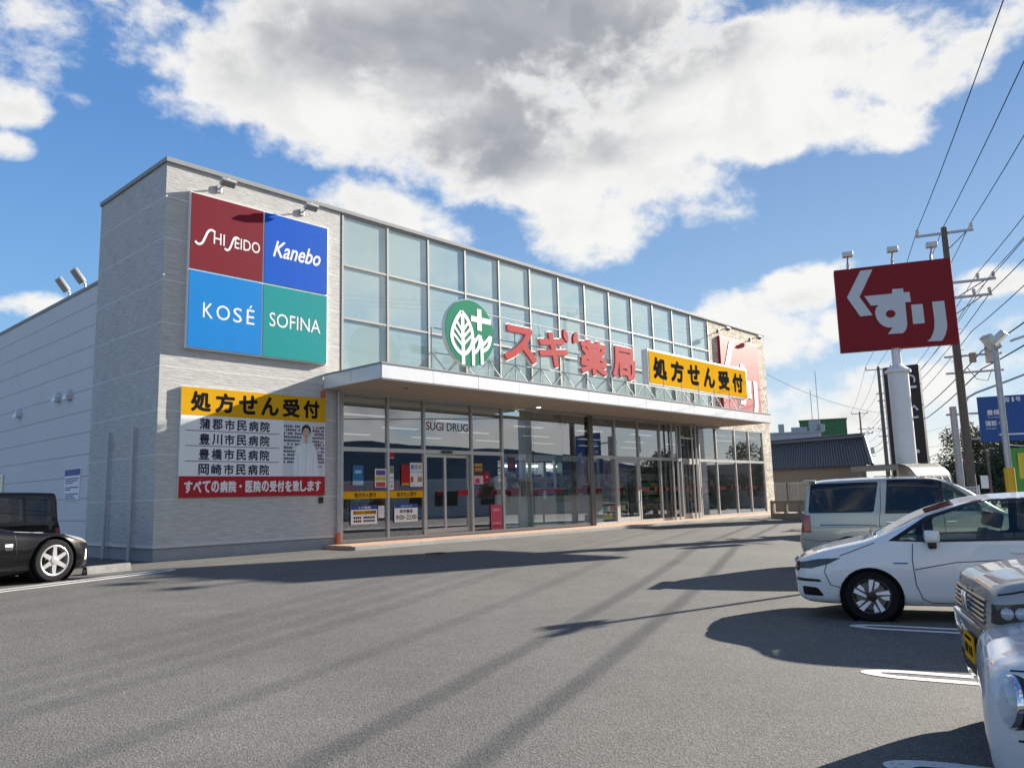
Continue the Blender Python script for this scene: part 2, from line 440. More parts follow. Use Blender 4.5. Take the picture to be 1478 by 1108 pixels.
def asphalt_mat():
    m = bpy.data.materials.new('asphalt'); m.use_nodes = True
    nt = m.node_tree; b = nt.nodes['Principled BSDF']; b.inputs['Roughness'].default_value = 0.9; b.inputs['Specular IOR Level'].default_value = 0.3
    N = nt.nodes.new; L = nt.links.new
    tc = N('ShaderNodeTexCoord')
    def noise(s, d, r=0.6, dist=0):
        n = N('ShaderNodeTexNoise'); n.inputs['Scale'].default_value = s; n.inputs['Detail'].default_value = d; n.inputs['Roughness'].default_value = r
        n.inputs['Distortion'].default_value = dist; L(tc.outputs['Object'], n.inputs['Vector']); return n.outputs[0]
    def rng(v, a, b_, c, d):
        q = N('ShaderNodeMapRange'); L(v, q.inputs[0])
        for i, w in enumerate((a, b_, c, d)): q.inputs[i + 1].default_value = w
        return q.outputs[0]
    def mul(a, b_):
        q = N('ShaderNodeMath'); q.operation = 'MULTIPLY'; L(a, q.inputs[0]); L(b_, q.inputs[1]); return q.outputs[0]
    vo = N('ShaderNodeTexVoronoi'); vo.inputs['Scale'].default_value = 75; L(tc.outputs['Object'], vo.inputs['Vector'])
    sp = N('ShaderNodeSeparateColor'); L(vo.outputs['Color'], sp.inputs[0])
    grain = rng(sp.outputs[0], 0, 1, 0.68, 1.32)
    chips = rng(sp.outputs[1], 0.95, 1.0, 1.0, 1.55)
    patch = rng(noise(0.22, 6, 0.6, 0.6), 0.3, 0.7, 0.86, 1.14)
    mid = rng(noise(2.2, 5), 0.3, 0.7, 0.92, 1.08)
    stain = rng(noise(0.9, 7, 0.7, 1.2), 0.60, 0.72, 1.0, 0.86)
    spots = rng(noise(2.6, 3, 0.5), 0.72, 0.76, 1.0, 0.72)
    vc = N('ShaderNodeTexVoronoi'); vc.feature = 'DISTANCE_TO_EDGE'; vc.inputs['Scale'].default_value = 0.16
    wv = N('ShaderNodeVectorMath'); wv.operation = 'MULTIPLY_ADD'; nw = N('ShaderNodeTexNoise'); nw.inputs['Scale'].default_value = 0.9; nw.inputs['Detail'].default_value = 6
    L(tc.outputs['Object'], nw.inputs['Vector']); L(nw.outputs['Color'], wv.inputs[0]); wv.inputs[1].default_value = (2.2, 2.2, 2.2); L(tc.outputs['Object'], wv.inputs[2]); L(wv.outputs[0], vc.inputs['Vector'])
    crack = rng(vc.outputs['Distance'], 0.0, 0.0016, 0.72, 1.0)
    v = mul(mul(mul(grain, chips), mul(patch, mid)), mul(crack, mul(stain, spots)))
    sc = N('ShaderNodeVectorMath'); sc.operation = 'SCALE'; sc.inputs[0].default_value = (0.120, 0.117, 0.107); L(v, sc.inputs['Scale'])
    L(sc.outputs[0], b.inputs['Base Color'])
    bp = N('ShaderNodeBump'); bp.inputs['Strength'].default_value = 0.55; bp.inputs['Distance'].default_value = 0.006
    L(vo.outputs['Distance'], bp.inputs['Height']); L(bp.outputs[0], b.inputs['Normal'])
    return m
ASPHALT = asphalt_mat()

# ------------------------------------------------------------------ ground
ys = [-900, -300, -100, -40, -20] + [-10 + 0.5 * i for i in range(17)] + [0, 20, 60, 150, 400, 900]
xs = [-900, -300, -100, -30, 0, 30, 60, 120, 300, 900]
g = MB().grid([[(x, y, ground_z(y)) for x in xs] for y in ys][::1])
g.f = [f[::-1] if False else f for f in g.f]
tag(g.build('parking_lot', ASPHALT), 'grey asphalt parking lot in front of the store', None, None, 'structure')

def tile_mat():
    m = mat('terracotta_paving', (0.52, 0.33, 0.22), 0.8, noise=0.15, nscale=8)
    return m
PAVE = tile_mat()
mb = MB().box(4.62, 33.0, -1.30, -0.03, -0.2, 0.105)
o = mb.build('pavement', PAVE); tag(o, 'narrow terracotta tiled pavement along the shop front', None, None, 'structure')
o = MB().box(4.60, 33.2, -1.46, -1.303, -0.2, 0.088).build('kerb', CONC); tag(o, 'pale concrete kerb edging the tiled pavement', None, None, 'structure')

# ------------------------------------------------------------------ the store
B = thing('drugstore_building', 'long two storey grey drugstore with glass upper front and white canopy', 'building', (0, 0, 0))
X1, D0, HT = 32.93, 4.2, 9.79
MX = [5.19 + 1.656 * i for i in range(14)]          # upper mullions
# left block, walls butted end to end
MB().box(0, 5.12, 0, 0.25, 0.36, HT - 0.12).build('front_wall', SIDING, B)
MB().box(0, 0.25, 0.25, D0, 0.36, HT - 0.12).build('side_wall', SIDING, B)
MB().box(0.25, 5.12, D0 - 0.2, D0, 0.36, HT - 0.12).box(0.25, 5.0, 0.25, D0 - 0.2, HT - 0.5, HT - 0.4).build('rear_wall', SIDING, B)
FND = mat('foundation_concrete', (0.30, 0.31, 0.33), 0.85, noise=0.08, nscale=4, bump=0.2)
MB().box(0.02, 5.10, 0.02, 0.24, -0.4, 0.30).box(0.02, 0.24, 0.24, D0, -0.4, 0.30).build('foundation', FND, B)
FL = mat('flashing', (0.55, 0.56, 0.58), 0.4, 0.3, noise=0.05)
MB().box(-0.025, 5.12, -0.025, 0.24, 0.30, 0.36).box(-0.025, 0.24, 0.24, D0, 0.30, 0.36).build('base_flashing', FL, B)
CAPM = mat('coping_metal', (0.30, 0.31, 0.32), 0.75, 0.0, noise=0.05)
MB().bbox(-0.05, X1 + 0.04, -0.06, 0.32, HT - 0.12, HT, 0.015).bbox(-0.05, 0.30, 0.322, D0 + 0.02, HT - 0.12, HT, 0.015).build('coping', CAPM, B)
# upper curtain wall
GT = HT - 0.12
rows = [4.86, 6.53, 8.11, GT]
BACK = mat('pale_backing_panel', (0.68, 0.78, 0.78), 0.7, noise=0.03, nscale=1.2)
MB().box(5.12, 26.78, 0.045, 0.30, 4.3, GT).build('backing_panel', BACK, B)
GL_UP = glass_mat('facade_glass', (0.86, 0.94, 0.95), 0.95, 0.17)
fm = MB()
for i, x in enumerate(MX):
    fm.box(x - 0.032, x + 0.032, -0.016, 0.043, rows[0], GT)
for z in rows[1:3]:
    for i in range(13):
        fm.box(MX[i] + 0.032, MX[i + 1] - 0.032, -0.010, 0.042, z - 0.03, z + 0.03)
for i in range(13):
    fm.box(MX[i] + 0.032, MX[i + 1] - 0.032, -0.010, 0.042, GT - 0.07, GT)
    fm.box(MX[i] + 0.032, MX[i + 1] - 0.032, -0.010, 0.042, rows[0], rows[0] + 0.08)
MULL = mat('mullion_aluminium', (0.34, 0.33, 0.31), 0.55, 0.2, noise=0.05)
fm.build('curtain_wall_frame', MULL, B)
for i in range(13):
    for j in range(3):
        z0 = rows[j] + (0.08 if j == 0 else 0.03); z1 = rows[j + 1] - (0.07 if j == 2 else 0.03)
        tl = random.uniform(-0.005, 0.005)
        a, b_ = MX[i] + 0.034, MX[i + 1] - 0.034
        MB().quad((a, 0.02 + tl, z0), (b_, 0.02 - tl, z0), (b_, 0.02 - tl, z1), (a, 0.02 + tl, z1)).build('window_pane', GL_UP, B)
# right pillar and right end
MB().box(26.78, X1, 0, 0.30, 4.36, HT - 0.12).box(31.98, X1, 0, 0.30, -0.2, 4.358).build('stone_wall', STONE, B)
MB().box(X1 - 0.30, X1, 0.302, 18, -0.2, HT - 2).build('end_wall', PANEL, B)
# main hall behind
MB().box(0.30, 0.55, D0 + 0.003, 34, 0.30, 7.66).build('hall_wall', PANEL, B)
MB().box(0.27, 0.62, D0 + 0.03, 34.05, 7.66, 7.76).build('hall_coping', CAPM, B)
MB().box(0.32, 0.55, D0 + 0.003, 34, -0.4, 0.297).build('hall_foundation', FND, B)
ROOF = mat('roof_sheet', (0.34, 0.35, 0.36), 0.6, noise=0.08)
MB().box(0.56, X1 - 0.31, 0.32, 34, 7.2, 7.35).build('roof', ROOF, B)
MB().box(0.56, X1 - 0.31, 33.8, 34, -0.2, 7.19).build('back_wall', PANEL, B)
# rear edge of the facade parapet
MB().box(5.125, 26.75, 0.301, 0.36, 7.36, GT).build('parapet_back', PANEL, B)
DP = mat('downpipe_paint', (0.46, 0.48, 0.51), 0.5, noise=0.06)
for y in (1.14, 2.69):
    MB().tube([(-0.09, y, -0.1), (-0.09, y, 3.18)], 0.042, 12).box(-0.10, 0.0, y - 0.03, y + 0.03, 1.55, 1.59).box(-0.10, 0, y - 0.03, y + 0.03, 2.75, 2.79).build('downpipe', DP, B, True)
VENT = mat('vent_metal', (0.60, 0.61, 0.63), 0.35, 0.5)
for y, z in ((7.76, 4.66), (6.81, 4.62), (11.52, 4.50)):
    P = []
    for i in range(7):
        a = PI / 2 * i / 6
        P.append([(0.30 - 0.20 * math.sin(a) * 0.9 - 0.002, y + 0.17 * math.cos(t) , z - 0.05 + 0.22 * math.cos(a) * max(0.0, math.sin(t)) - (0.12 if math.sin(t) <= 0.01 else 0) * 0) for t in [PI * k / 8 for k in range(9)]])
    MB().grid(P).box(0.12, 0.298, y - 0.17, y + 0.17, z - 0.14, z - 0.055).build('vent_hood', VENT, B, True)
wf = MB()
for a in ((12.9, 13.0), (14.1, 14.2)): wf.box(0.26, 0.30, a[0], a[1], 1.6, 2.5)
wf.box(0.26, 0.30, 13.0, 14.1, 2.42, 2.5).box(0.26, 0.30, 13.0, 14.1, 1.6, 1.68)
wfo = wf.build('window', ALU, B)
MB().box(0.285, 0.299, 13.0, 14.1, 1.68, 2.42).build('pane', DARKGLASS, wfo)

# canopy
CX0, CX1, CY, CZ0, CZ1 = 4.57, 27.4, -2.62, 4.36, 4.81
FAS = mat('fascia_panel', (0.74, 0.75, 0.77), 0.32, 0.15, noise=0.03, nscale=1.5)
SOF = mat('soffit_boards', (0.47, 0.43, 0.38), 0.7, noise=0.05, nscale=2, stretch=(0.3, 8, 1))
c = MB().box(CX0 + 0.06, CX1 - 0.06, CY + 0.06, -0.06, CZ0 + 0.035, CZ1 - 0.06).build('canopy', SOF, B)
fa = MB()
n = 13; w = (CX1 - CX0) / n
for i in range(n):
    fa.bbox(CX0 + w * i + 0.006, CX0 + w * (i + 1) - 0.006, CY, CY + 0.05, CZ0 + 0.03, CZ1 - 0.045, 0.005)
for k in range(2):
    y0 = CY + 0.056 + k * 1.28
    fa.bbox(CX0, CX0 + 0.05, y0, y0 + 1.268, CZ0 + 0.03, CZ1 - 0.045, 0.005)
    fa.bbox(CX1 - 0.05, CX1, y0, y0 + 1.268, CZ0 + 0.03, CZ1 - 0.045, 0.005)
fa.build('fascia', FAS, c)
MB().box(CX0 - 0.02, CX1 + 0.02, CY - 0.02, CY + 0.06, CZ1 - 0.04, CZ1).box(CX0 - 0.02, CX0 + 0.06, CY + 0.062, -0.01, CZ1 - 0.04, CZ1).box(CX1 - 0.06, CX1 + 0.02, CY + 0.062, -0.01, CZ1 - 0.04, CZ1).box(CX0 + 0.012, CX1 - 0.012, CY + 0.012, CY + 0.06, CZ0, CZ0 + 0.026).build('canopy_trim', CAPM, c)
dl = mat('downlight_lens', (0.9, 0.85, 0.75), 0.4, emit=(1, 0.92, 0.75), estr=3)
MB().tube([(13.2, -0.5, CZ0 + 0.03), (13.2, -0.5, CZ0 + 0.015)], 0.07, 16).build('downlight', dl, c)
for x in (6.3, 20.4):
    MB().tube([(x, -1.5, CZ0 + 0.03), (x, -1.5, CZ0 + 0.02)], 0.06, 14).build('downlight', BLACK, c)

# lower shop front
GL = glass_mat('shop_glass', (0.80, 0.86, 0.85), 0.95, 0.30)
LM = [5.19, 6.83, 8.25, 10.32, 11.79, 16.76, 18.44, 20.13, 21.80, 23.53, 25.20, 26.84, 28.76, 30.29, 31.93]
TZ, ZB, ZT = 2.74, 0.105, 4.36
def frame_bay(x0, x1, tz=TZ, zb=ZB, zt=ZT, fw=0.04):
    f = MB().box(x0 - fw, x0 + fw, -0.03, 0.08, zb, zt)
    f.box(x0 + fw, x1 - fw, -0.025, 0.075, zb, zb + 0.10).box(x0 + fw, x1 - fw, -0.025, 0.075, zt - 0.06, zt)
    if tz: f.box(x0 + fw, x1 - fw, -0.025, 0.075, tz - 0.06, tz + 0.06)
    return f
def pane(x0, x1, z0, z1, parent, y=0.03):
    t = random.uniform(-0.004, 0.004)
    MB().quad((x0, y + t, z0), (x1, y - t, z0), (x1, y - t, z1), (x0, y + t, z1)).build('pane', GL, parent)
for i in range(len(LM) - 1):
    x0, x1 = LM[i], LM[i + 1]
    if i == 2 or i in (6, 9):            # sliding or hinged doors under a transom light
        f = frame_bay(x0, x1).build('window', ALU, B)
        pane(x0 + .04, x1 - .04, TZ + .06, ZT - .06, f)
        if i == 2:
            mid = 9.16
            for a, b_, yy in ((x0 + .045, mid + .04, 0.0), (mid - .04, x1 - .045, 0.06)):
                d = MB()
                d.box(a, a + .09, yy + .03, yy + .075, ZB + .104, TZ - .07).box(b_ - .09, b_, yy + .03, yy + .075, ZB + .104, TZ - .07)
                d.box(a + .09, b_ - .09, yy + .03, yy + .075, ZB + .104, ZB + .26).box(a + .09, b_ - .09, yy + .03, yy + .075, TZ - .17, TZ - .07)
                do = d.build('sliding_door', ALU, B); pane(a + .09, b_ - .09, ZB + .26, TZ - .17, do, yy + .05)
            MB().bbox(mid - 0.20, mid + 0.22, -0.10, -0.028, TZ - 0.035, TZ + 0.035, 0.01).build('door_sensor', BLACK, B)
        else:
            d = MB(); a, b_ = x0 + .05, x1 - .05
            d.box(a, a + .12, -.02, .055, ZB + .104, TZ - .07).box(b_ - .12, b_, -.02, .055, ZB + .104, TZ - .07)
            d.box(a + .12, b_ - .12, -.02, .055, ZB + .104, ZB + .24).box(a + .12, b_ - .12, -.02, .055, TZ - .19, TZ - .07)
            do = d.build('door', ALU, B); pane(a + .12, b_ - .12, ZB + .24, TZ - .19, do, 0.02)
            MB().tube([(b_ - .06, -.02, .95), (b_ - .06, -.09, .98), (b_ - .06, -.09, 1.5), (b_ - .06, -.02, 1.53)], .018, 8).build('handle', GALV, do)
    elif i == 4:                          # three tall panes with glass fins
        f = frame_bay(x0, x1, None).build('window', ALU, B)
        xs_ = [x0 + .04, x0 + 1.68, x0 + 3.32, x1 - .04]
        for k in range(3): pane(xs_[k] + .005, xs_[k + 1] - .005, ZB + .10, ZT - .06, f)
        FIN = glass_mat('glass_fin', (0.62, 0.72, 0.70), 0.7, 0.05)
        for k in (1, 2): MB().box(xs_[k] - .012, xs_[k] + .012, 0.05, 0.40, ZB + .1, ZT - .06).build('glass_fin', FIN, f)
    else:
        f = frame_bay(x0, x1).build('window', ALU, B)
        pane(x0 + .04, x1 - .04, TZ + .06, ZT - .06, f)
        pane(x0 + .04, x1 - .04, ZB + .10, TZ - .06, f)
MB().box(31.89, 31.975, -0.03, 0.08, ZB, ZT).build('end_mullion', ALU, B)
MB().box(5.122, 5.148, -0.028, 0.08, -0.1, 4.35).build('end_mullion', ALU, B)
DKM = mat('column_bronze', (0.16, 0.15, 0.145), 0.5, 0.4)
MB().bbox(16.63, 16.89, -0.09, -0.032, 0.105, 4.34, .008).build('column_cover', DKM, B)
for x in (22.55, 22.95, 24.30, 24.62):
    MB().tube([(x, -0.16, 0.1), (x, -0.16, CZ0 + 0.03)], 0.045, 12).build('door_post', ALU, B, True)

# corner downpipe of the canopy with orange joints
OR = mat('orange_tape', (0.62, 0.12, 0.04), 0.6)
MB().tube([(5.02, -0.09, 0.02), (5.02, -0.09, CZ0 + 0.02)], 0.045, 12).build('downpipe', GALV, B, True)
MB().tube([(5.02, -0.09, 0.10), (5.02, -0.09, 0.42)], 0.062, 12).build('joint_guard', OR, B, True)
MB().bbox(4.48, 4.57, -0.10, -0.002, 4.15, 4.34, 0.01).build('corner_clip', OR, B)

# ------------------------------------------------------------------ inside of the shop
FLOORI = mat('shop_floor', (0.22, 0.215, 0.20), 0.45, noise=0.05)
INW = mat('inner_wall', (0.30, 0.30, 0.29), 0.8, noise=0.04)
MB().box(5.0, 32.6, 0.09, 11, -0.1, 0.10).build('shop_floor', FLOORI, B)
MB().box(5.0, 32.6, 0.12, 11, 3.95, 4.1).build('shop_ceiling', INW, B)
MB().box(5.0, 32.6, 11.0, 11.2, 0.1, 3.95).box(4.9, 4.998, 0.3, 11, 0.1, 3.95).build('inner_wall', INW, B)
CANL = mat('ceiling_lamp', (0.9, 0.9, 0.9), 0.5, emit=(1, 0.98, 0.93), estr=0.12)
for i in range(7):
    for k in range(3):
        MB().box(6.3 + 3.9 * i, 7.9 + 3.9 * i, 1.4 + 3 * k, 1.6 + 3 * k, 3.92, 3.948).build('ceiling_lamp', CANL, B)
# ------------------------------------------------------------------ signs on the facade
def fac(px, py, y=0.0):
    """x, z on the plane y seen at a photo pixel"""
    d = ray(px, py); t = (y - CAM.y) / d.y
    return CAM.x + d.x * t, CAM.z + d.z * t
LETW = mat('letter_white', (0.80, 0.80, 0.80), 0.5)
LETK = mat('letter_black', (0.02, 0.02, 0.022), 0.9, spec=0.0)
def flat_mat(n, c, r=0.4): return mat(n, c, max(r, 0.5), noise=0.03, nscale=1.3, spec=0.3)
def strokes(mb, pts, w, M, z0, z1):
    """even-width line along 2-D points, as one plate"""
    pts = [Vector((p[0], p[1])) for p in pts]
    a, b = [], []
    for i, p in enumerate(pts):
        d = (pts[min(i + 1, len(pts) - 1)] - pts[max(i - 1, 0)]).normalized(); n = Vector((-d.y, d.x)) * w / 2
        a.append(p + n); b.append(p - n)
    for i in range(len(pts) - 1):
        mb.prism([a[i], a[i + 1], b[i + 1], b[i]], z0, z1, M)

def smooth2(P, k=4):
    r_ = []
    for i in range(len(P) - 1):
        p0, p1, p2, p3 = P[max(i - 1, 0)], P[i], P[i + 1], P[min(i + 2, len(P) - 1)]
        for j in range(k):
            t = j / k
            r_.append(tuple(.5 * (2 * p1[c] + (p2[c] - p0[c]) * t + (2 * p0[c] - 5 * p1[c] + 4 * p2[c] - p3[c]) * t * t + (3 * p1[c] - p0[c] - 3 * p2[c] + p3[c]) * t ** 3) for c in range(len(p1))))
    return r_ + [P[-1]]

# four brand panels on the corner block
sg = thing('brand_sign', 'square sign of four panels in maroon, blue, sky blue and teal on the corner wall', 'sign', (2.58, 0, 7.05))
def panel_mat(n, c): return mat(n, c, 0.6, noise=0.04, nscale=1.3, spec=0.1)
MB().bbox(-2.02, 2.02, -0.12, -0.004, -1.99, 1.99, 0.008).build('sign_frame', LETW, sg)
quads = (((-1.99, -0.025, 0.025, 1.96), (0.19, 0.016, 0.028), 'maroon panel', 'SHISEIDO'), ((0.025, 1.99, 0.025, 1.96), (0.003, 0.095, 0.52), 'blue panel', 'Kanebo'),
         ((-1.99, -0.025, -1.96, -0.025), (0.008, 0.22, 0.60), 'sky blue panel', 'KOSÉ'), ((0.025, 1.99, -1.96, -0.025), (0.010, 0.28, 0.285), 'teal panel', 'SOFINA'))
for (a, b_, c_, d_), colr, lab, word in quads:
    p = MB().box(a, b_, -0.138, -0.121, c_, d_).build('panel', panel_mat('panel_' + lab.split()[0], colr), sg, label=lab)
    L = MB(); M = face_y(0, -0.1395, 0)
    if word == 'SHISEIDO':
        strokes(L, smooth2([(-1.88, .72), (-1.80, .665), (-1.70, .71), (-1.62, .88), (-1.55, 1.04), (-1.46, 1.10), (-1.36, 1.06)]), .06, M, 0, .004)
        text(L, 'HI', -1.40, .76, .30, .30, M, .015)
        strokes(L, smooth2([(-1.10, .70), (-1.03, .665), (-.96, .73), (-.91, .86), (-.86, 1.0), (-.79, 1.06), (-.71, 1.03)]), .055, M, 0, .004)
        text(L, 'EIDO', -0.83, .76, .72, .30, M, .015)
    elif word == 'Kanebo':
        text(L, 'Kanebo', .27, .78, 1.5, .46, M, .03, shear=.35)
    elif word == 'KOSÉ':
        x = -1.62
        for ch, w_ in (('K', .26), ('O', .36), ('S', .24)):
            text(L, ch, x, -1.18, w_, .38, M, .0); x += w_ + .09
        text(L, 'É', x + .04, -1.18, .22, .50, M, .0)
    else:
        text(L, 'SOFINA', .20, -1.14, 1.58, .38, M, .006)
    L.build('lettering', LETW, p)

# hospital prescription board
hs = thing('prescription_sign', 'yellow, white and red prescription board listing four hospitals on the corner wall', 'sign', (2.555, 0, 2.78))
hx0, hx1, hz0, hz1 = -2.035, 2.035, -1.33, 1.335
MB().bbox(hx0, hx1, -0.07, -0.004, hz0, hz1, 0.006).build('board', LETW, hs)
YEL = mat('sign_yellow', (0.72, 0.38, 0.016), 0.9, noise=0.03, nscale=1.3, spec=0.0); REDS = flat_mat('sign_red', (0.42, 0.012, 0.022))
M = face_y(0, -0.0755, 0)
yb = MB().box(hx0, hx1, -0.075, -0.071, 0.66, hz1).build('yellow_band', YEL, hs)
rb = MB().box(hx0, hx1, -0.075, -0.071, hz0, -0.82).build('red_band', REDS, hs)
L = MB()
for i, ch in enumerate('処方せん受付'): text(L, ch, -1.80 + .625 * i, .75, .52, .50, M, .06)
L.build('lettering', LETK, yb)
L = MB(); wds = 'すべての病院・医院の受付を致します'
for i, ch in enumerate(wds):
    if ch == '・': text(L, ch, -1.90 + .2255 * i + .06, -1.10, .07, .07, M, .03)
    else: text(L, ch, -1.90 + .2255 * i, -1.22, .205, .29, M, .05)
L.build('lettering', LETW, rb)
L = MB(); M2 = face_y(0, -0.0715, 0); NAVY = flat_mat('ink_navy', (0.02, 0.025, 0.05))
for r_, wds in enumerate(('蒲郡市民病院', '豊川市民病院', '豊橋市民病院', '岡崎市民病院')):
    z = .36 - .37 * r_
    for i, ch in enumerate(wds): text(L, ch, -1.56 + .325 * i, z - .04, .27, .27, M2, .04)
    if r_ < 3: L.box(-1.90, .62, -0.0735, -0.0705, z - .085, z - .070)
L.build('lettering', NAVY, hs)
# flat printed picture of a smiling pharmacist before medicine shelves
ph = MB().box(.74, 2.0, -0.0735, -0.0705, -.815, .655).build('picture', flat_mat('print_pale', (0.62, 0.66, 0.68)), hs)
PM = face_y(0, -0.0737, 0)
sh = MB(); rr = random.Random(3)
for k in range(11):
    z = .48 - k * .095
    for x in [.75 + .055 * i for i in range(23)]:
        if rr.random() < .8 and abs(x - 1.42) > .17: sh.prism([(x, z), (x + .045, z), (x + .045, z + rr.uniform(.03, .065)), (x, z + .06)], 0, .001, PM)
sh.build('printed_shelf', flat_mat('print_dark', (0.05, 0.06, 0.10)), ph)
pk = MB()
for k in range(9):
    for x in (1.72, 1.80, 1.88): pk.prism([(x, .5 - k * .13), (x + .05, .53 - k * .13), (x + .05, .47 - k * .13), (x, .44 - k * .13)], .001, .002, PM)
pk.build('printed_packet', flat_mat('print_pink', (0.42, 0.22, 0.27)), ph)
coat = [(1.08, -.81), (1.04, -.55), (1.10, -.15), (1.16, .0), (1.33, .09), (1.38, .14), (1.48, .14), (1.53, .09), (1.70, .0), (1.77, -.15), (1.80, -.50), (1.84, -.81)]
MB().prism(coat, .002, .004, PM).build('printed_coat', flat_mat('print_white', (0.76, 0.79, 0.83)), ph)
cl = MB()
for pl in ([(1.38, .14), (1.43, -.02), (1.42, -.8)], [(1.48, .14), (1.44, -.02)], [(1.16, -.2), (1.20, -.6), (1.16, -.8)], [(1.68, -.2), (1.64, -.6), (1.68, -.8)], [(1.36, .11), (1.30, .0), (1.40, -.12)], [(1.50, .11), (1.57, .0), (1.46, -.12)]):
    strokes(cl, pl, .012, PM, .004, .0045)
cl.build('printed_coat_line', flat_mat('print_grey', (0.45, 0.49, 0.56)), ph)
def oval(cx, cy, rx, ry, n=24, a0=0, a1=2 * PI): return [(cx + rx * math.cos(a0 + (a1 - a0) * i / n), cy + ry * math.sin(a0 + (a1 - a0) * i / n)) for i in range(n)]
MB().prism(oval(1.43, .41, .145, .165), .003, .004, PM).build('printed_hair', flat_mat('print_hair', (0.03, 0.025, 0.025)), ph)
MB().prism(oval(1.43, .34, .108, .145), .004, .005, PM).prism([(1.38, .22), (1.48, .22), (1.49, .10), (1.43, .04), (1.37, .10)], .0042, .0048, PM).build('printed_face', flat_mat('print_skin', (0.62, 0.40, 0.30)), ph)
fe = MB()
for x in (1.385, 1.475): fe.prism(oval(x, .365, .017, .008, 10), .005, .0055, PM); strokes(fe, [(x - .025, .393), (x + .025, .395)], .008, PM, .005, .0055)
strokes(fe, [(1.39, .27), (1.43, .258), (1.47, .27)], .012, PM, .005, .0055)
fe.build('printed_features', flat_mat('print_brown', (0.16, 0.05, 0.04)), ph)

# small black box under the board
MB().bbox(4.44, 4.56, -0.06, -0.003, 1.24, 1.40, 0.008)
o = MB().bbox(4.44, 4.56, -0.06, -0.003, 1.24, 1.40, 0.008).build('junction_box', BLACK); tag(o, 'small black wall box under the right end of the hospital board', 'box')

# floodlights leaning out over the signs
LAMPM = mat('lamp_housing', (0.55, 0.54, 0.51), 0.4, 0.4, noise=0.06)
LENS = mat('lamp_lens', (0.30, 0.31, 0.32), 0.1, coat=0.5)
def wall_flood(x, z, label, dark=False):
    t = thing('floodlight', label, 'floodlight', (x, 0, z), 0, 'floodlights over the facade signs')
    MB().bbox(-.07, .07, -.05, -.004, -.09, .09, .01).build('wall_plate', GALV, t)
    MB().tube([(0, -.04, 0), (0, -.30, .06), (0, -.42, .05)], .024, 10).build('arm', GALV, t, True)
    Mx = Matrix.Translation((0, -.50, .02)) @ Matrix.Rotation(R(-38), 4, 'X')
    MB().bbox(-.20, .20, -.10, .10, -.035, .06, .02, Mx).tube([Mx @ Vector((0, 0, .05)), Mx @ Vector((0, 0, .12))], .09, 14).build('housing', LAMPM, t, True)
    MB().bbox(-.17, .17, -.08, .08, -.045, -.034, .004, Mx).build('lens', LENS, t)
wall_flood(1.35, 9.33, 'pale floodlight above the maroon panel of the brand sign')
wall_flood(3.80, 9.33, 'pale floodlight above the blue panel of the brand sign')
wall_flood(27.85, 9.28, 'floodlight above the left half of the red wall sign on stone')
wall_flood(31.35, 9.30, 'floodlight above the right half of the red wall sign on stone')

# lettering of the pharmacy word: polygons in panel units (0..1 across, 0..1 down)
def pu(q):
    dx, dy = q[0] - 92, q[1] - 290
    return ((790 * dx - 66 * dy) / 883570, (1108 * dy + 125 * dx) / 883570)
KU = [(352, 293), (470, 280), (342, 548), (466, 720), (348, 735), (220, 555)]
SU_ = [(390, 540), (655, 512), (655, 470), (757, 460), (762, 498), (818, 493), (830, 588), (776, 592), (792, 790), (788, 830), (774, 862), (750, 885), (610, 897), (658, 832), (620, 836), (575, 824), (535, 797), (508, 758), (492, 710), (492, 680), (503, 648), (530, 625), (450, 628)]
RI1 = [(832, 615), (937, 607), (955, 785), (847, 797)]
RI2 = [(1025, 585), (1135, 573), (1158, 790), (1155, 835), (1140, 890), (1110, 945), (975, 955), (1008, 922), (1030, 875), (1042, 825), (1044, 760)]
def word_panel(root, w, h, redm, whitem, M, depth):
    for poly in (KU, SU_, RI1, RI2):
        P = [((pu(q)[0] - .5) * w, (.5 - pu(q)[1]) * h) for q in poly]
        MB().prism(P, depth, depth + .02, M).build('lettering', whitem, root)
    c = pu((638, 705)); k = 46 / 1108
    MB().prism([((c[0] - .5) * w + k * w * math.cos(a), (.5 - c[1]) * h + k * w * .88 * math.sin(a)) for a in [2 * PI * i / 24 for i in range(24)]], depth + .021, depth + .024, M).build('lettering_hole', redm, root)
REDP = flat_mat('panel_red', (0.40, 0.02, 0.025), 0.35)
rs = thing('wall_sign', 'square red sign with white lettering on the stone wall at the right end', 'sign', (29.73, 0, 7.0))
MB().bbox(-2.08, 2.08, -.14, -.004, -2.0, 2.0, .01).build('panel', REDP, rs)
word_panel(rs, 4.16, 4.0, REDP, LETW, face_y(0, 0, 0), .141)

# rack, emblem and channel letters on the canopy
RKG = mat('rack_grey_steel', (0.46, 0.47, 0.48), 0.6, 0.1, noise=0.05)
RK = mat('rack_white_steel', (0.70, 0.71, 0.72), 0.4, 0.2, noise=0.05)
YR = -2.1
rk = thing('sign_rack', 'white steel tube rack standing on the canopy behind the letters', 'rack', (11.74, YR, CZ1))
r_ = MB()
for z in (.58, 1.30, 2.02): r_.tube([(-4.9 if z < 2 else -2.8, 0, z), (5.2 if z > .7 else 12.6, 0, z)], .018, 8)
r_.build('rail', RKG, rk, True)
for i in range(9):
    x = -5.1 + i * 1.21 + (0 if i else .1)
    MB().tube([(x, 0, .02), (x, 0, 2.02 if i > 1 else 1.3)], .018, 8).build('post', RKG, rk, True)
    MB().tube([(x, 0, .60), (x, .80, .03)], .015, 8).build('brace', RKG, rk, True)
    MB().tube([(x, 0, .58), (x + .58, -.02, .05)], .018, 8).build('brace', RKG, rk, True)
    MB().tube([(x + .60, -.02, .05), (x + 1.19, 0, .58)], .015, 8).build('brace', RKG, rk, True)
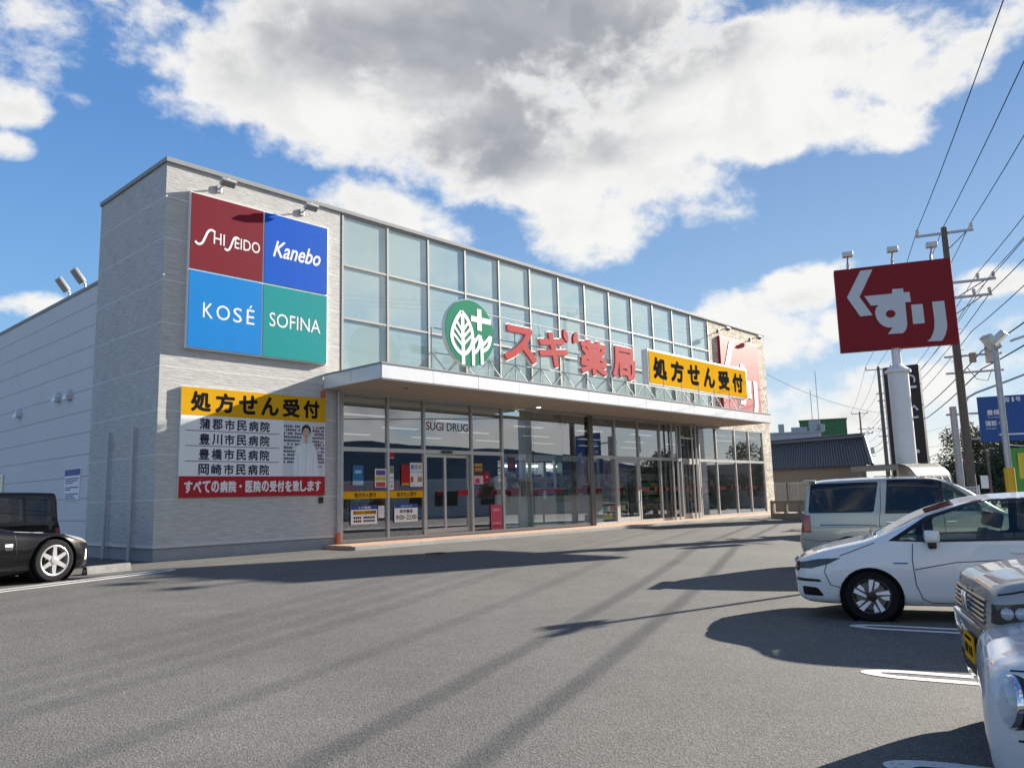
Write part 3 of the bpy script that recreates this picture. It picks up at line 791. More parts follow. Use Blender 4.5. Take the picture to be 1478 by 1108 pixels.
for i in range(6):
    x = 5.9 + i * 1.36
    MB().tube([(x, 0, .02), (x, 0, .9)], .018, 8).build('post', RKG, rk, True)
    MB().tube([(x, 0, .62), (x + .7, -.02, .05)], .018, 8).build('brace', RKG, rk, True)
    MB().tube([(x + .68, -.02, .05), (x + 1.34, 0, .58)], .015, 8).build('brace', RKG, rk, True)

GREEN = mat('emblem_green', (0.002, 0.22, 0.12), 0.7, noise=0.05, spec=0.1)
em = thing('emblem_sign', 'round green sign with white leaf trees and cross on the canopy', 'sign', (8.07, YR - .06, 6.09), 0, None, .94)
MB().prism(oval(0, 0, 1.07, 1.07, 64), 0, .16, face_y(0, -.02, 0)).build('rim', RK, em, 40)
MB().prism(oval(0, 0, 1.06, 1.06, 64), .161, .17, face_y(0, -.02, 0)).build('disc', GREEN, em)
def eu(x, y): return ((x - 480) / 325 * 1.06, (575 - y + .2 * (x - 480)) / 445 * 1.07)
ME = face_y(0, -.02, 0); Lz = (.1705, .178)
lf = MB()
out = [(365, 290), (300, 385), (248, 510), (236, 630), (280, 755), (375, 850), (455, 800), (500, 700), (500, 560), (445, 400), (365, 290)]
for k, (pl, w_) in enumerate(((smooth2(out), .13), ([(376, 320), (380, 985)], .14), ([(376, 560), (290, 400)], .085), ([(376, 655), (262, 480)], .085), ([(376, 745), (250, 570)], .085),
              ([(376, 545), (450, 440)], .085), ([(376, 640), (485, 510)], .085), ([(376, 735), (505, 600)], .085), ([(512, 640), (512, 1012)], .13),
              (smooth2([(512, 850), (570, 800), (600, 720), (612, 610)]), .12), ([(512, 720), (600, 610)], .11), ([(628, 660), (630, 1000)], .13),
              (smooth2([(628, 830), (700, 790), (740, 720), (756, 628)]), .12), ([(628, 760), (745, 640)], .11))):
    strokes(lf, [eu(*q) for q in pl], w_, ME, Lz[0], Lz[1] + k * .0004)
lf.build('leaf_mark', LETW, em)
a, b_ = eu(490, 325), eu(600, 215)
MB().prism([(a[0], .38), (.92, .38), (.92, .56), (a[0], .56)], Lz[0], Lz[1], ME).prism([(.30, .12), (.50, .12), (.50, .82), (.30, .82)], Lz[0], Lz[1] + .001, ME).build('cross', LETW, em)

REDL = mat('letter_red', (0.46, 0.045, 0.05), 0.7, noise=0.04, spec=0.12)
lt = thing('letter_sign', 'large red raised letters with white edges standing on the canopy rack', 'sign', (13.06, YR - .06, 6.0), 0, None, .94)
for ch, (x0, x1, z0, z1) in (('ス', (10.65, 12.29, 5.72, 6.95)), ('キ', (12.42, 13.99, 5.74, 6.98)), ('薬', (14.73, 16.39, 5.68, 6.99)), ('局', (16.73, 18.29, 5.70, 6.99))):
    for k, (mm, bold, e, d0, d1) in enumerate(((RK, .085, .05, 0, .10), (REDL, .06, 0, .101, .05))):
        L = MB(); text(L, ch, x0 - 14.4 - e, z0 - 6.3 - e, x1 - x0 + 2 * e, z1 - z0 + 2 * e, face_y(0, -.02, 0), bold, d0, 0, d1)
        L.build('letter_back' if k == 0 else 'letter', mm, lt)
for cx, rot in ((14.02, 24), (14.38, -24)):
    P = []
    for i in range(13):
        t = i / 12; w_ = .13 * math.sin(PI * t) ** .8
        P.append((w_, t * .5))
    P = P + [(-p[0], p[1]) for p in P[::-1][1:-1]]
    c, s_ = math.cos(R(rot)), math.sin(R(rot))
    MB().prism([(cx - 14.4 + p[0] * c - p[1] * s_, .42 + p[0] * s_ + p[1] * c) for p in P], .05, .15, face_y(0, -.02, 0)).build('leaf_accent', REDL, lt)

ys_ = thing('canopy_sign', 'long yellow signboard with black lettering standing on the canopy', 'sign', (23.27, -1.45, 6.345))
MB().bbox(-4.33, 4.33, 0, .30, -.725, .725, .02).build('case', RK, ys_)
yp = MB().box(-4.25, 4.25, -.012, -.002, -.66, .66).build('face_panel', YEL, ys_)
L = MB()
for i, ch in enumerate('処方せん受付'): text(L, ch, -3.98 + 1.36 * i, -.46, 1.06, .92, face_y(0, -.014, 0), .075)
L.build('lettering', LETK, yp)
for x in (-3.6, -1.2, 1.2, 3.6): MB().tube([(x, .15, -1.53), (x, .15, -.72)], .035, 8).build('leg', RK, ys_, True)

# parking notice on the hall wall and its roof lamps
nb = thing('notice_board', 'small white parking notice with blue heading on the side wall', 'notice', (0.30, 6.23, 1.95))
MX_ = Matrix.Rotation(-PI / 2, 4, 'Z') @ Matrix.Rotation(PI / 2, 4, 'X')
MB().box(-.03, -.003, -.60, .60, -.44, .44).build('board', LETW, nb)
BLUE = flat_mat('notice_blue', (0.03, 0.06, 0.30))
MB().box(-.034, -.031, -.60, .60, .26, .44).build('heading', BLUE, nb)
L = MB(); rr = random.Random(5)
for k, n in enumerate((12, 11, 7, 0, 12, 5, 0, 12, 8, 10)):
    for i in range(n):
        z = .19 - .063 * k; y = .52 - .088 * i
        L.box(-.033, -.031, y - .07, y, z - .035, z).f
L.build('printed_line', BLUE, nb)
for y, z, lab in ((6.43, 7.76, 'nearer roof floodlight on the white hall wall'), (7.75, 7.76, 'farther roof floodlight on the white hall wall')):
    t = thing('floodlight', lab, 'floodlight', (0.42, y, z), 0, 'roof floodlights on the hall')
    MB().tube([(0, 0, 0), (0, 0, .22), (-.12, 0, .30)], .03, 8).build('arm', GALV, t, True)
    Mx = Matrix.Translation((-.22, 0, .42)) @ Matrix.Rotation(R(52), 4, 'Y')
    MB().bbox(-.24, .24, -.19, .19, -.05, .06, .025, Mx).build('housing', LAMPM, t, True)
    MB().bbox(-.20, .20, -.15, .15, -.062, -.051, .004, Mx).build('lens', LENS, t)

# ------------------------------------------------------------------ on and behind the shop glass
def z4(x, y): return 480 + x / 3.6925, 540 + y / 3.6925
def rect4(x0, y0, x1, y1, y=0.0):
    a, c = fac(*z4(x0, y0), y); b_, d_ = fac(*z4(x1, y1), y); return a, b_, d_, c
def poster(name, label, r4, colr, marks=(), y=-0.002, group='posters on the shop glass'):
    """flat sheet stuck on the glass with coloured blocks: marks = (u0, u1, v0, v1, colour)"""
    x0, x1, z0, z1 = rect4(*r4, y)
    t = thing(name, label, 'poster', ((x0 + x1) / 2, y, z0), 0, group)
    w, h = x1 - x0, z1 - z0
    MB().box(-w / 2, w / 2, -.004, 0, 0, h).build('sheet', flat_mat('sheet', colr, 0.6), t)
    for i, (u0, u1, v0, v1, c_) in enumerate(marks):
        MB().box(-w / 2 + u0 * w, -w / 2 + u1 * w, -.0055 - .0004 * i, -.0045, v0 * h, v1 * h).build('printed_block', flat_mat('print', c_, 0.6), t)
    return t, w, h
W_ = (0.72, 0.73, 0.74)
poster('poster', 'blue poster with pale foot on the leftmost shop window', (107, 485, 164, 590), (.03, .16, .34), ((0, 1, 0, .22, (.35, .5, .6)), (.2, .8, .6, .75, (.4, .5, .6))))
poster('poster', 'white poster with purple, yellow and red rows on the leftmost shop window', (225, 503, 287, 610), W_, ((.1, .9, .68, .93, (.12, .08, .28)), (.05, .95, .42, .62, (.5, .42, .06)), (.1, .9, .1, .34, (.5, .08, .06)), (0, 1, 0, .07, (.03, .05, .22))))
poster('poster', 'small red square tag at the top of the second shop window', (303, 415, 328, 447), (.5, .01, .03), ((.1, .9, 0, .12, (.7, .7, .7)),))
poster('poster', 'narrow strip of small notices on the left edge of the second shop window', (303, 490, 326, 615), W_, ((.05, .95, .7, .98, (.2, .24, .14)), (.1, .9, .33, .36, (.4, .05, .1)), (.1, .9, .5, .53, (.1, .1, .1)), (.3, .7, .08, .22, (.5, .2, .25))))
poster('poster', 'tall white poster with blue and red drawings on the second shop window', (412, 470, 480, 598), W_, ((.08, .3, .72, .92, (.12, .24, .5)), (.38, .6, .72, .92, (.3, .3, .5)), (.68, .9, .72, .92, (.45, .4, .1)), (0, 1, .56, .66, (.55, .58, .6)), (.05, .25, .18, .42, (.45, .08, .05)), (.6, .95, .2, .4, (.4, .2, .1))))
poster('poster', 'red poster beside the tall white one on the second shop window', (366, 480, 409, 592), (.40, .01, .012), ((.2, .8, .65, .9, (.25, .02, .02)), (0, 1, .02, .12, (.5, .35, .02))))
poster('poster', 'dark poster with orange lettering bars and pink foot right of the sliding doors', (751, 468, 804, 592), (.07, .045, .03), ((.1, .9, .82, .94, (.5, .3, .08)), (.1, .9, .62, .76, (.45, .25, .05)), (0, 1, .06, .42, (.62, .42, .45)), (.15, .6, .1, .3, (.5, .05, .15))))
poster('poster', 'small dark red square poster right of the sliding doors', (806, 520, 838, 574), (.34, .01, .02), ((.3, .7, .4, .6, (.5, .3, .3)),))
poster('poster', 'pink poster low on the pane right of the sliding doors', (842, 695, 904, 828), (.46, .07, .13), ((.15, .85, .25, .3, (.6, .3, .3)), (.15, .85, .12, .2, (.3, .03, .06)), (.2, .8, .75, .85, (.6, .25, .3))))
for k, (y0, y1, lab) in enumerate(((460, 495, 'topmost of three small white notices beside the tall panes'), (503, 535, 'middle of three small white notices beside the tall panes'), (540, 570, 'lowest of three small white notices beside the tall panes'))):
    poster('notice', lab, (880, y0, 895, y1), W_, ((.2, .8, .5, .8, (.2, .3, .4)),), group='small notices beside the tall panes')
poster('notice', 'white paper notice beside the blue headed opening hours board', (243, 700, 276, 764), W_, ((.1, .7, .8, .84, (.3, .3, .3)), (.1, .8, .6, .64, (.3, .3, .3)), (.1, .6, .4, .44, (.3, .3, .3))))
# hours boards
for r4, lab, lines in (((98, 700, 238, 795), 'opening hours board with yellow strip on the leftmost shop window', 1), ((330, 692, 454, 782), 'opening hours board reading 9:00 to 22:00 on the second shop window', 2)):
    x0, x1, z0, z1 = rect4(*r4, -.02); w, h = x1 - x0, z1 - z0
    t = thing('hours_board', lab, 'sign', ((x0 + x1) / 2, -.002, z0), 0, 'opening hours boards')
    MB().bbox(-w / 2, w / 2, -.02, 0, 0, h, .004).build('board', LETW, t)
    hd = MB().box(-w / 2, w / 2, -.0225, -.0202, h * .78, h).build('heading', BLUE, t)
    M3 = face_y(0, -.0235, 0)
    L = MB(); text(L, 'スギ薬局' if lines == 1 else 'スギドラッグ', -w * .24, h * .82, w * .48, h * .13, M3, .02); L.build('lettering', LETW, hd)
    if lines == 1:
        ye = MB().box(-w * .42, w * .46, -.0225, -.0202, h * .52, h * .72).build('yellow_strip', YEL, t)
        L = MB(); text(L, '処方せん受付時間', -w * .40, h * .54, w * .84, h * .16, M3, .03)
        for k in (0, 1):
            for i in range(11):
                if i != 4: L.box(-w * .40 + w * .074 * i, -w * .40 + w * .074 * i + w * .058, -.0225, -.0202, h * (.30 - .18 * k), h * (.41 - .18 * k))
        L.build('lettering', LETK, t)
    else:
        L = MB(); text(L, '年中無休', -w * .28, h * .48, w * .56, h * .22, M3, .03); text(L, '9:00~22:00', -w * .44, h * .12, w * .88, h * .27, M3, .012); L.build('lettering', LETK, t)
# yellow prescription strips and red bands stuck on the panes
for x0, x1, lab in ((5.24, 6.78, 'yellow lettered strip across the leftmost shop window'), (6.88, 8.20, 'yellow lettered strip across the second shop window')):
    t = thing('window_strip', lab, 'sticker', ((x0 + x1) / 2, -.001, 1.33), 0, 'yellow strips on the shop windows'); w = x1 - x0
    MB().box(-w / 2, w / 2, -.004, 0, 0, .21).build('strip', YEL, t)
    L = MB(); text(L, '処方せん受付', -.38, .035, .76, .14, face_y(0, -.005, 0), .03); L.build('lettering', LETK, t)
RB = flat_mat('red_band', (0.34, 0.006, 0.012), 0.5)
segs = [(5.24, 5.75, 'leftmost shop window, left half'), (6.16, 6.78, 'leftmost shop window, right half'), (6.88, 7.28, 'second shop window, left half'), (7.82, 8.20, 'second shop window, right half'),
        (8.86, 9.1, 'left sliding door'), (9.75, 10.2, 'right sliding door'), (10.42, 10.75, 'pane right of the sliding doors, left end'), (11.25, 11.74, 'pane right of the sliding doors, right end'),
        (11.85, 12.75, 'first of the tall panes'), (13.35, 15.05, 'second of the tall panes'), (15.75, 16.70, 'third of the tall panes'), (16.86, 17.5, 'pane right of the bronze column, left end'), (17.95, 18.35, 'pane right of the bronze column, right end'),
        (18.62, 18.95, 'first hinged door, left end'), (19.62, 19.98, 'first hinged door, right end'), (20.2, 20.85, 'fixed pane after the first hinged door, left'), (21.3, 21.74, 'fixed pane after the first hinged door, right'),
        (21.86, 22.4, 'pane left of the door posts'), (23.0, 23.45, 'pane behind the door posts'), (23.75, 24.2, 'second hinged door, left'), (24.75, 25.05, 'second hinged door, right'),
        (25.26, 25.8, 'pane after the second hinged door, left'), (26.4, 26.78, 'pane after the second hinged door, right'), (26.9, 27.6, 'first pane under the stone wall, left'), (28.2, 28.7, 'first pane under the stone wall, right'),
        (28.82, 29.2, 'second pane under the stone wall, left'), (29.85, 30.23, 'second pane under the stone wall, right'), (30.35, 30.9, 'last pane under the stone wall, left'), (31.5, 31.87, 'last pane under the stone wall, right')]
for x0, x1, lab in segs:
    z = 1.545 if x0 < 8.3 else 1.36
    o = MB().box(x0, x1, .0365 if not 8.8 < x0 < 10.3 else .085, .040 if not 8.8 < x0 < 10.3 else .089, z, z + (.20 if x0 < 8.3 else .17)).build('red_band', RB)
    tag(o, 'dark red safety band on the ' + lab, 'sticker', 'red safety bands on the shop glass')
# lettering on the transom light above the doors
x0, x1, z0, z1 = rect4(500, 255, 722, 305, .02)
L = MB(); text(L, 'SUGI DRUG', x0, 3.42, x1 - x0, .26, face_y(0, .026, 0), .01)
o = L.build('window_lettering', flat_mat('letter_maroon', (0.22, 0.02, 0.03))); tag(o, 'maroon capital lettering on the glass above the sliding doors', 'sign')

# shelves, partition, trolleys inside
SHW = mat('shelf_metal', (0.55, 0.55, 0.54), 0.5, noise=0.05)
PROD = []
for i, c_ in enumerate(((.45, .05, .05), (.5, .42, .08), (.06, .14, .36), (.6, .6, .58), (.05, .26, .14), (.5, .25, .3))): PROD.append(mat('product_card', c_, 0.5, noise=0.2, nscale=7))
def shelf(x, y, ln, h, label, rz=0.0, seed=0):
    t = thing('display_shelf', label, 'shelf', (x, y, .10), rz, 'display shelves inside the shop'); rr = random.Random(seed)
    n = int((h - .15) / .34)
    f = MB().box(-ln / 2, ln / 2, .0, .03, 0, h)
    f.box(-ln / 2, -ln / 2 + .03, -.42, -.002, 0, h).box(ln / 2 - .03, ln / 2, -.42, -.002, 0, h)
    for k in range(n + 1): f.box(-ln / 2 + .032, ln / 2 - .032, -.42, -.002, .1 + .34 * k, .125 + .34 * k)
    f.build('rack', SHW, t)
    pr = [MB() for _ in PROD]
    for k in range(n):
        xx = -ln / 2 + .06
        while xx < ln / 2 - .2:
            w = rr.uniform(.08, .19); c_ = rr.randrange(len(PROD)); hh = rr.uniform(.12, .28)
            for q in range(2):
                if xx + w < ln / 2 - .04: pr[c_].box(xx, xx + w - .01, -.38, -.1, .127 + .34 * k, .127 + .34 * k + hh)
                xx += w
    for c_, p in enumerate(pr):
        if p.v: tag(p.build('products', PROD[c_], t), kind='stuff')
for q in ((6.2, 3.2, 2.4, 1.5, 'low product shelf seen through the leftmost shop window'), (9.3, 5.4, 3.4, 1.9, 'product shelf deep behind the sliding doors'), (7.4, 7.6, 4.5, 2.1, 'tall product shelf at the back behind the left windows'),
          (20.6, 2.2, 2.4, 2.1, 'tall product shelf behind the fixed pane after the first hinged door'), (24.4, 2.6, 2.4, 2.1, 'tall product shelf behind the second hinged door'), (28.6, 2.3, 2.8, 2.0, 'tall product shelf behind the panes under the stone wall'), (17.6, 1.9, 1.7, 2.2, 'narrow product shelf behind the bronze column')):
    shelf(*q, seed=int(q[0] * 10))
DGLOW = mat('display_glow', (0.9, 0.9, 0.9), 0.5, emit=(1, 1, 1), estr=1.6)  # added glow to brighten the displays
PW = mat('partition_white', (0.78, 0.80, 0.79), 0.55, noise=0.04)
o = MB().bbox(12.5, 18.3, .62, .70, .10, 1.28, .01).build('counter_front', PW); tag(o, 'long low white counter front behind the tall panes', 'counter')
t = thing('display_stand', 'white upright frame with header beam behind the tall panes', 'display', (15.6, .85, .10), 0)
MB().bbox(-2.9, 2.9, 0, .10, 2.50, 2.72, .01).build('header', PW, t)
for x in (-2.85, -1.4, .05, 1.5, 2.85): MB().bbox(x - .05, x + .05, .0, .10, .0, 2.498, .008).build('upright', PW, t)
o = MB().bbox(11.95, 12.55, .55, .60, .10, 2.0, .01).build('display_board', PW); tag(o, 'upright pale board behind the first tall pane', 'display board')
for x, lab, c_ in ((13.35, 'blue cosmetic display with pale head behind the tall panes', (.12, .18, .30)), (14.55, 'white shelved cosmetic display behind the middle tall pane', (.66, .70, .72)), (15.7, 'grey shelved cosmetic display behind the third tall pane', (.58, .62, .64))):
    t = thing('cosmetic_display', lab, 'display', (x, 1.15, 1.0), 0, 'cosmetic displays behind the tall panes'); rr = random.Random(int(x * 7))
    MB().box(-.52, .52, .1, .14, -.9, 1.55).box(-.52, -.49, -.2, .098, -.9, 1.55).box(.49, .52, -.2, .098, -.9, 1.55).box(-.488, .488, -.2, .098, .55, .58).box(-.488, .488, -.2, .098, .95, .98).box(-.488, .488, -.2, .098, .2, .23).build('rack', flat_mat('display_back', c_), t)
    MB().box(-.3, .3, -.1, .0, 1.36, 1.44).build('lamp', DGLOW, t)  # glowing bar added for brightness, no known lamp
    pr = MB()
    for z in (.233, .583, .983):
        for i in range(8):
            if rr.random() < .8: pr.box(-.45 + .115 * i, -.38 + .115 * i, -.15, 0, z, z + rr.uniform(.08, .22))
    tag(pr.build('products', PROD[3] if x < 14 else PROD[2], t), kind='stuff')
poster('poster', 'tall pale pink portrait poster behind the third tall pane', (1312, 455, 1368, 592), (.52, .40, .46), ((.15, .5, .3, .85, (.62, .5, .45)), (.55, .9, .1, .7, (.36, .2, .3))), y=.6)
poster('poster', 'pink and violet poster behind the pane right of the bronze column', (1440, 460, 1480, 592), (.45, .30, .38), ((.3, .7, .2, .7, (.2, .12, .3)),), y=.6)
poster('poster', 'faded maroon poster high behind the first tall pane', (930, 440, 975, 520), (.28, .06, .08), ((.2, .8, .3, .6, (.4, .15, .15)),), y=.5)
# trolleys nested behind the doors
tr = thing('shopping_cart', 'first nested shopping trolley behind the left sliding door', 'shopping cart', (8.75, 1.3, .10), R(0), 'shopping trolleys behind the doors')
fr = MB()
for s_ in (-.24, .24):
    fr.tube([(s_, -.40, .06), (s_, -.05, .10), (s_, .35, .30), (s_, .46, .95)], .014, 6)
fr.tube([(-.24, -.40, .06), (.24, -.40, .06)], .014, 6)
fr.build('frame', GALV, tr, True)
MB().tube([(-.26, .46, .95), (.26, .46, .95)], .02, 8).build('handle', PROD[1], tr, True)
bk = MB()
for i in range(8):
    u = i / 7
    bk.tube([(-.22 + .44 * u, -.42, .55), (-.24 + .48 * u, .40, .48)], .005, 4)
    for s_ in (-.24, .24): bk.tube([(s_, -.42 + .82 * u, .50), (s_, -.44 + .86 * u, .85)], .005, 4)
for z in (.55, .70, .85): bk.tube([(-.24, .42, z), (-.24, -.43, z), (.24, -.43, z), (.24, .42, z)], .008, 5)
bk.build('basket', GALV, tr)
for x, y in ((-.24, -.38), (.24, -.38), (-.24, .28), (.24, .28)): MB().tube([(x - .012, y, .05), (x + .012, y, .05)], .05, 12).build('wheel', RUBBER, tr)
for k, lab in enumerate(('second nested shopping trolley behind the left sliding door', 'nested shopping trolley behind the right sliding door', 'shopping trolley nearest the right door jamb')):
    c_ = copy_tree(tr); c_.location = (9.25 + .42 * k, 1.35 + .05 * k, .10); c_['label'] = lab
# ------------------------------------------------------------------ vehicles
def pchip(tab, xs):
    """monotone smooth curve through (x, value) pairs"""
    X = np.array([t[0] for t in tab], float); Y = np.array([t[1] for t in tab], float)
    h = np.diff(X); d = np.diff(Y) / h; m = np.zeros_like(X)
    for i in range(1, len(X) - 1):
        if d[i - 1] * d[i] > 0:
            w1 = 2 * h[i] + h[i - 1]; w2 = h[i] + 2 * h[i - 1]; m[i] = (w1 + w2) / (w1 / d[i - 1] + w2 / d[i])
    m[0] = d[0]; m[-1] = d[-1]
    xs = np.clip(xs, X[0], X[-1]); i = np.clip(np.searchsorted(X, xs) - 1, 0, len(h) - 1)
    t = (xs - X[i]) / h[i]
    return Y[i] * (1 + 2 * t) * (1 - t) ** 2 + h[i] * m[i] * t * (1 - t) ** 2 + Y[i + 1] * t * t * (3 - 2 * t) + h[i] * m[i + 1] * t * t * (t - 1)

def rounded(P, rad, counts):
    """polyline with arc-like corners, constant sample count"""
    P = [np.array(p, float) for p in P]; n = len(P); out = [P[0]]
    for i in range(n - 1):
        a, b = P[i], P[i + 1]; ln = np.linalg.norm(b - a) + 1e-9
        ra = min(rad[i], .45 * ln) if i > 0 else 0; rb = min(rad[i + 1], .45 * ln) if i < n - 2 else 0
        s = a + (b - a) * ra / ln; e = b - (b - a) * rb / ln
        if i > 0:
            for k in range(1, 5):
                t = k / 4; out.append((1 - t) ** 2 * prev_e + 2 * t * (1 - t) * a + t * t * s)
        for k in range(1, counts[i] + 1): out.append(s + (e - s) * k / counts[i])
        prev_e = e
    return out

def car_shell(sp):
    L = sp['L']
    u = np.linspace(0, 1, 16)
    xs = np.unique(np.round(np.concatenate([.30 * (1 - np.cos(u * PI / 2)), np.linspace(.30, L - .30, 58), L - .30 * (1 - np.cos(u * PI / 2))]), 4))
    C_ = {k: pchip(sp[k], xs) for k in ('zt', 'zb', 'w', 'zs', 'wt')}
    rows = []
    for i, x in enumerate(xs):
        zt, zb, w, zs, wt = (C_[k][i] for k in ('zt', 'zb', 'w', 'zs', 'wt'))
        zs = min(zs, zt - .012); wt = min(wt, w * .985); h = zs - zb
        fl = sp.get('flare', .0)
        P = [(0, zb), (w * .86, zb), (w * .955, zb + .12 * h), (w, zb + .55 * h), (w * sp.get('belt', .965), zs), (wt, zt - sp.get('crown', .05) * min(1, (zt - zs) * 4)), (0, zt)]
        q = rounded(P, [0, .05, .10, .14, sp.get('rs', .05), sp.get('rr', .13), 0], [4, 2, 6, 6, 11, 9])
        rows.append([(x, p[0], p[1]) for p in q])
    m = len(rows[0]); mb = MB()
    full = [[(x, -y, z) for x, y, z in r_] + [(x, y, z) for x, y, z in r_[::-1][1:]] for r_ in rows]
    mb.grid(full)
    # close the two ends
    for r_, k in ((full[0], 1), (full[-1], -1)):
        mb.add(r_, [tuple(range(len(r_)))[::k]])
    bm = bmesh.new()
    vs = [bm.verts.new(p) for p in mb.v]
    for f in mb.f:
        try: bm.faces.new([vs[i] for i in f])
        except ValueError: pass
    bmesh.ops.remove_doubles(bm, verts=bm.verts[:], dist=2e-4)
    bmesh.ops.recalc_face_normals(bm, faces=bm.faces[:])
    return bm

AX = {'Y': (0, 2), 'Z': (0, 1), 'X': (1, 2)}
def cut(bm, poly, axis, ok):
    """cut a convex outline (seen along an axis) into the shell; returns the faces inside"""
    i, j = AX[axis]; n = len(poly)
    ar = sum(poly[k][0] * poly[(k + 1) % n][1] - poly[(k + 1) % n][0] * poly[k][1] for k in range(n))
    if ar < 0: poly = poly[::-1]
    lo = [min(p[k] for p in poly) - .02 for k in (0, 1)]; hi = [max(p[k] for p in poly) + .02 for k in (0, 1)]
    def near():
        r_ = []
        for f in bm.faces:
            if not ok(f): continue
            a = [v.co[i] for v in f.verts]; b = [v.co[j] for v in f.verts]
            if max(a) > lo[0] and min(a) < hi[0] and max(b) > lo[1] and min(b) < hi[1]: r_.append(f)
        return r_
    for k in range(n):
        p, q = poly[k], poly[(k + 1) % n]
        co = [0, 0, 0]; co[i], co[j] = p
        no = [0, 0, 0]; no[i], no[j] = (q[1] - p[1]), -(q[0] - p[0])
        fs = near(); ge = set(fs)
        for f in fs: ge.update(f.edges); ge.update(f.verts)
        bmesh.ops.bisect_plane(bm, geom=list(ge), plane_co=co, plane_no=no, dist=1e-5)
    ins = []
    for f in near():
        c = f.calc_center_median()
        if all((poly[(k + 1) % n][0] - poly[k][0]) * (c[j] - poly[k][1]) - (poly[(k + 1) % n][1] - poly[k][1]) * (c[i] - poly[k][0]) > -1e-7 for k in range(n)): ins.append(f)
    return ins

def lift(bm, faces, name, m, parent, off=0.0, keep=False, label=None):
    """take faces off the shell as a part of their own, raised along their normals"""
    mp = {}; vs = []; fs = []
    for f in faces:
        q = []
        for v in f.verts:
            if v not in mp: mp[v] = len(vs); vs.append(v.co + v.normal * off)
            q.append(mp[v])
        fs.append(q)
    mb = MB().add(vs, fs)
    o = mb.build(name, m, parent, 40)
    if label: o['label'] = label
    if not keep: bmesh.ops.delete(bm, geom=faces, context='FACES')
    return o

def rpoly(pts, r=.03, k=4):
    """convex outline with rounded corners"""
    out = []; n = len(pts)
    for i in range(n):
        a, p, b = Vector(pts[i - 1]), Vector(pts[i]), Vector(pts[(i + 1) % n])
        ra = min(r, (a - p).length * .45); rb = min(r, (b - p).length * .45)
        s = p + (a - p).normalized() * ra; e = p + (b - p).normalized() * rb
        for q in range(k + 1):
            t = q / k; out.append(tuple((1 - t) ** 2 * s + 2 * t * (1 - t) * p + t * t * e))
    return out

def circ(cx, cz, r, n=28): return [(cx + r * math.cos(2 * PI * k / n), cz + r * math.sin(2 * PI * k / n)) for k in range(n)]

def lathe(mb, prof, n=40, M=None):
    """profile of (radius, y) turned about the Y axis"""
    P = [[Vector((r_ * math.cos(a), y, r_ * math.sin(a))) for a in [2 * PI * k / n for k in range(n + 1)]] for r_, y in prof]
    if M: P = [[M @ p for p in q] for q in P]
    return mb.grid(P)

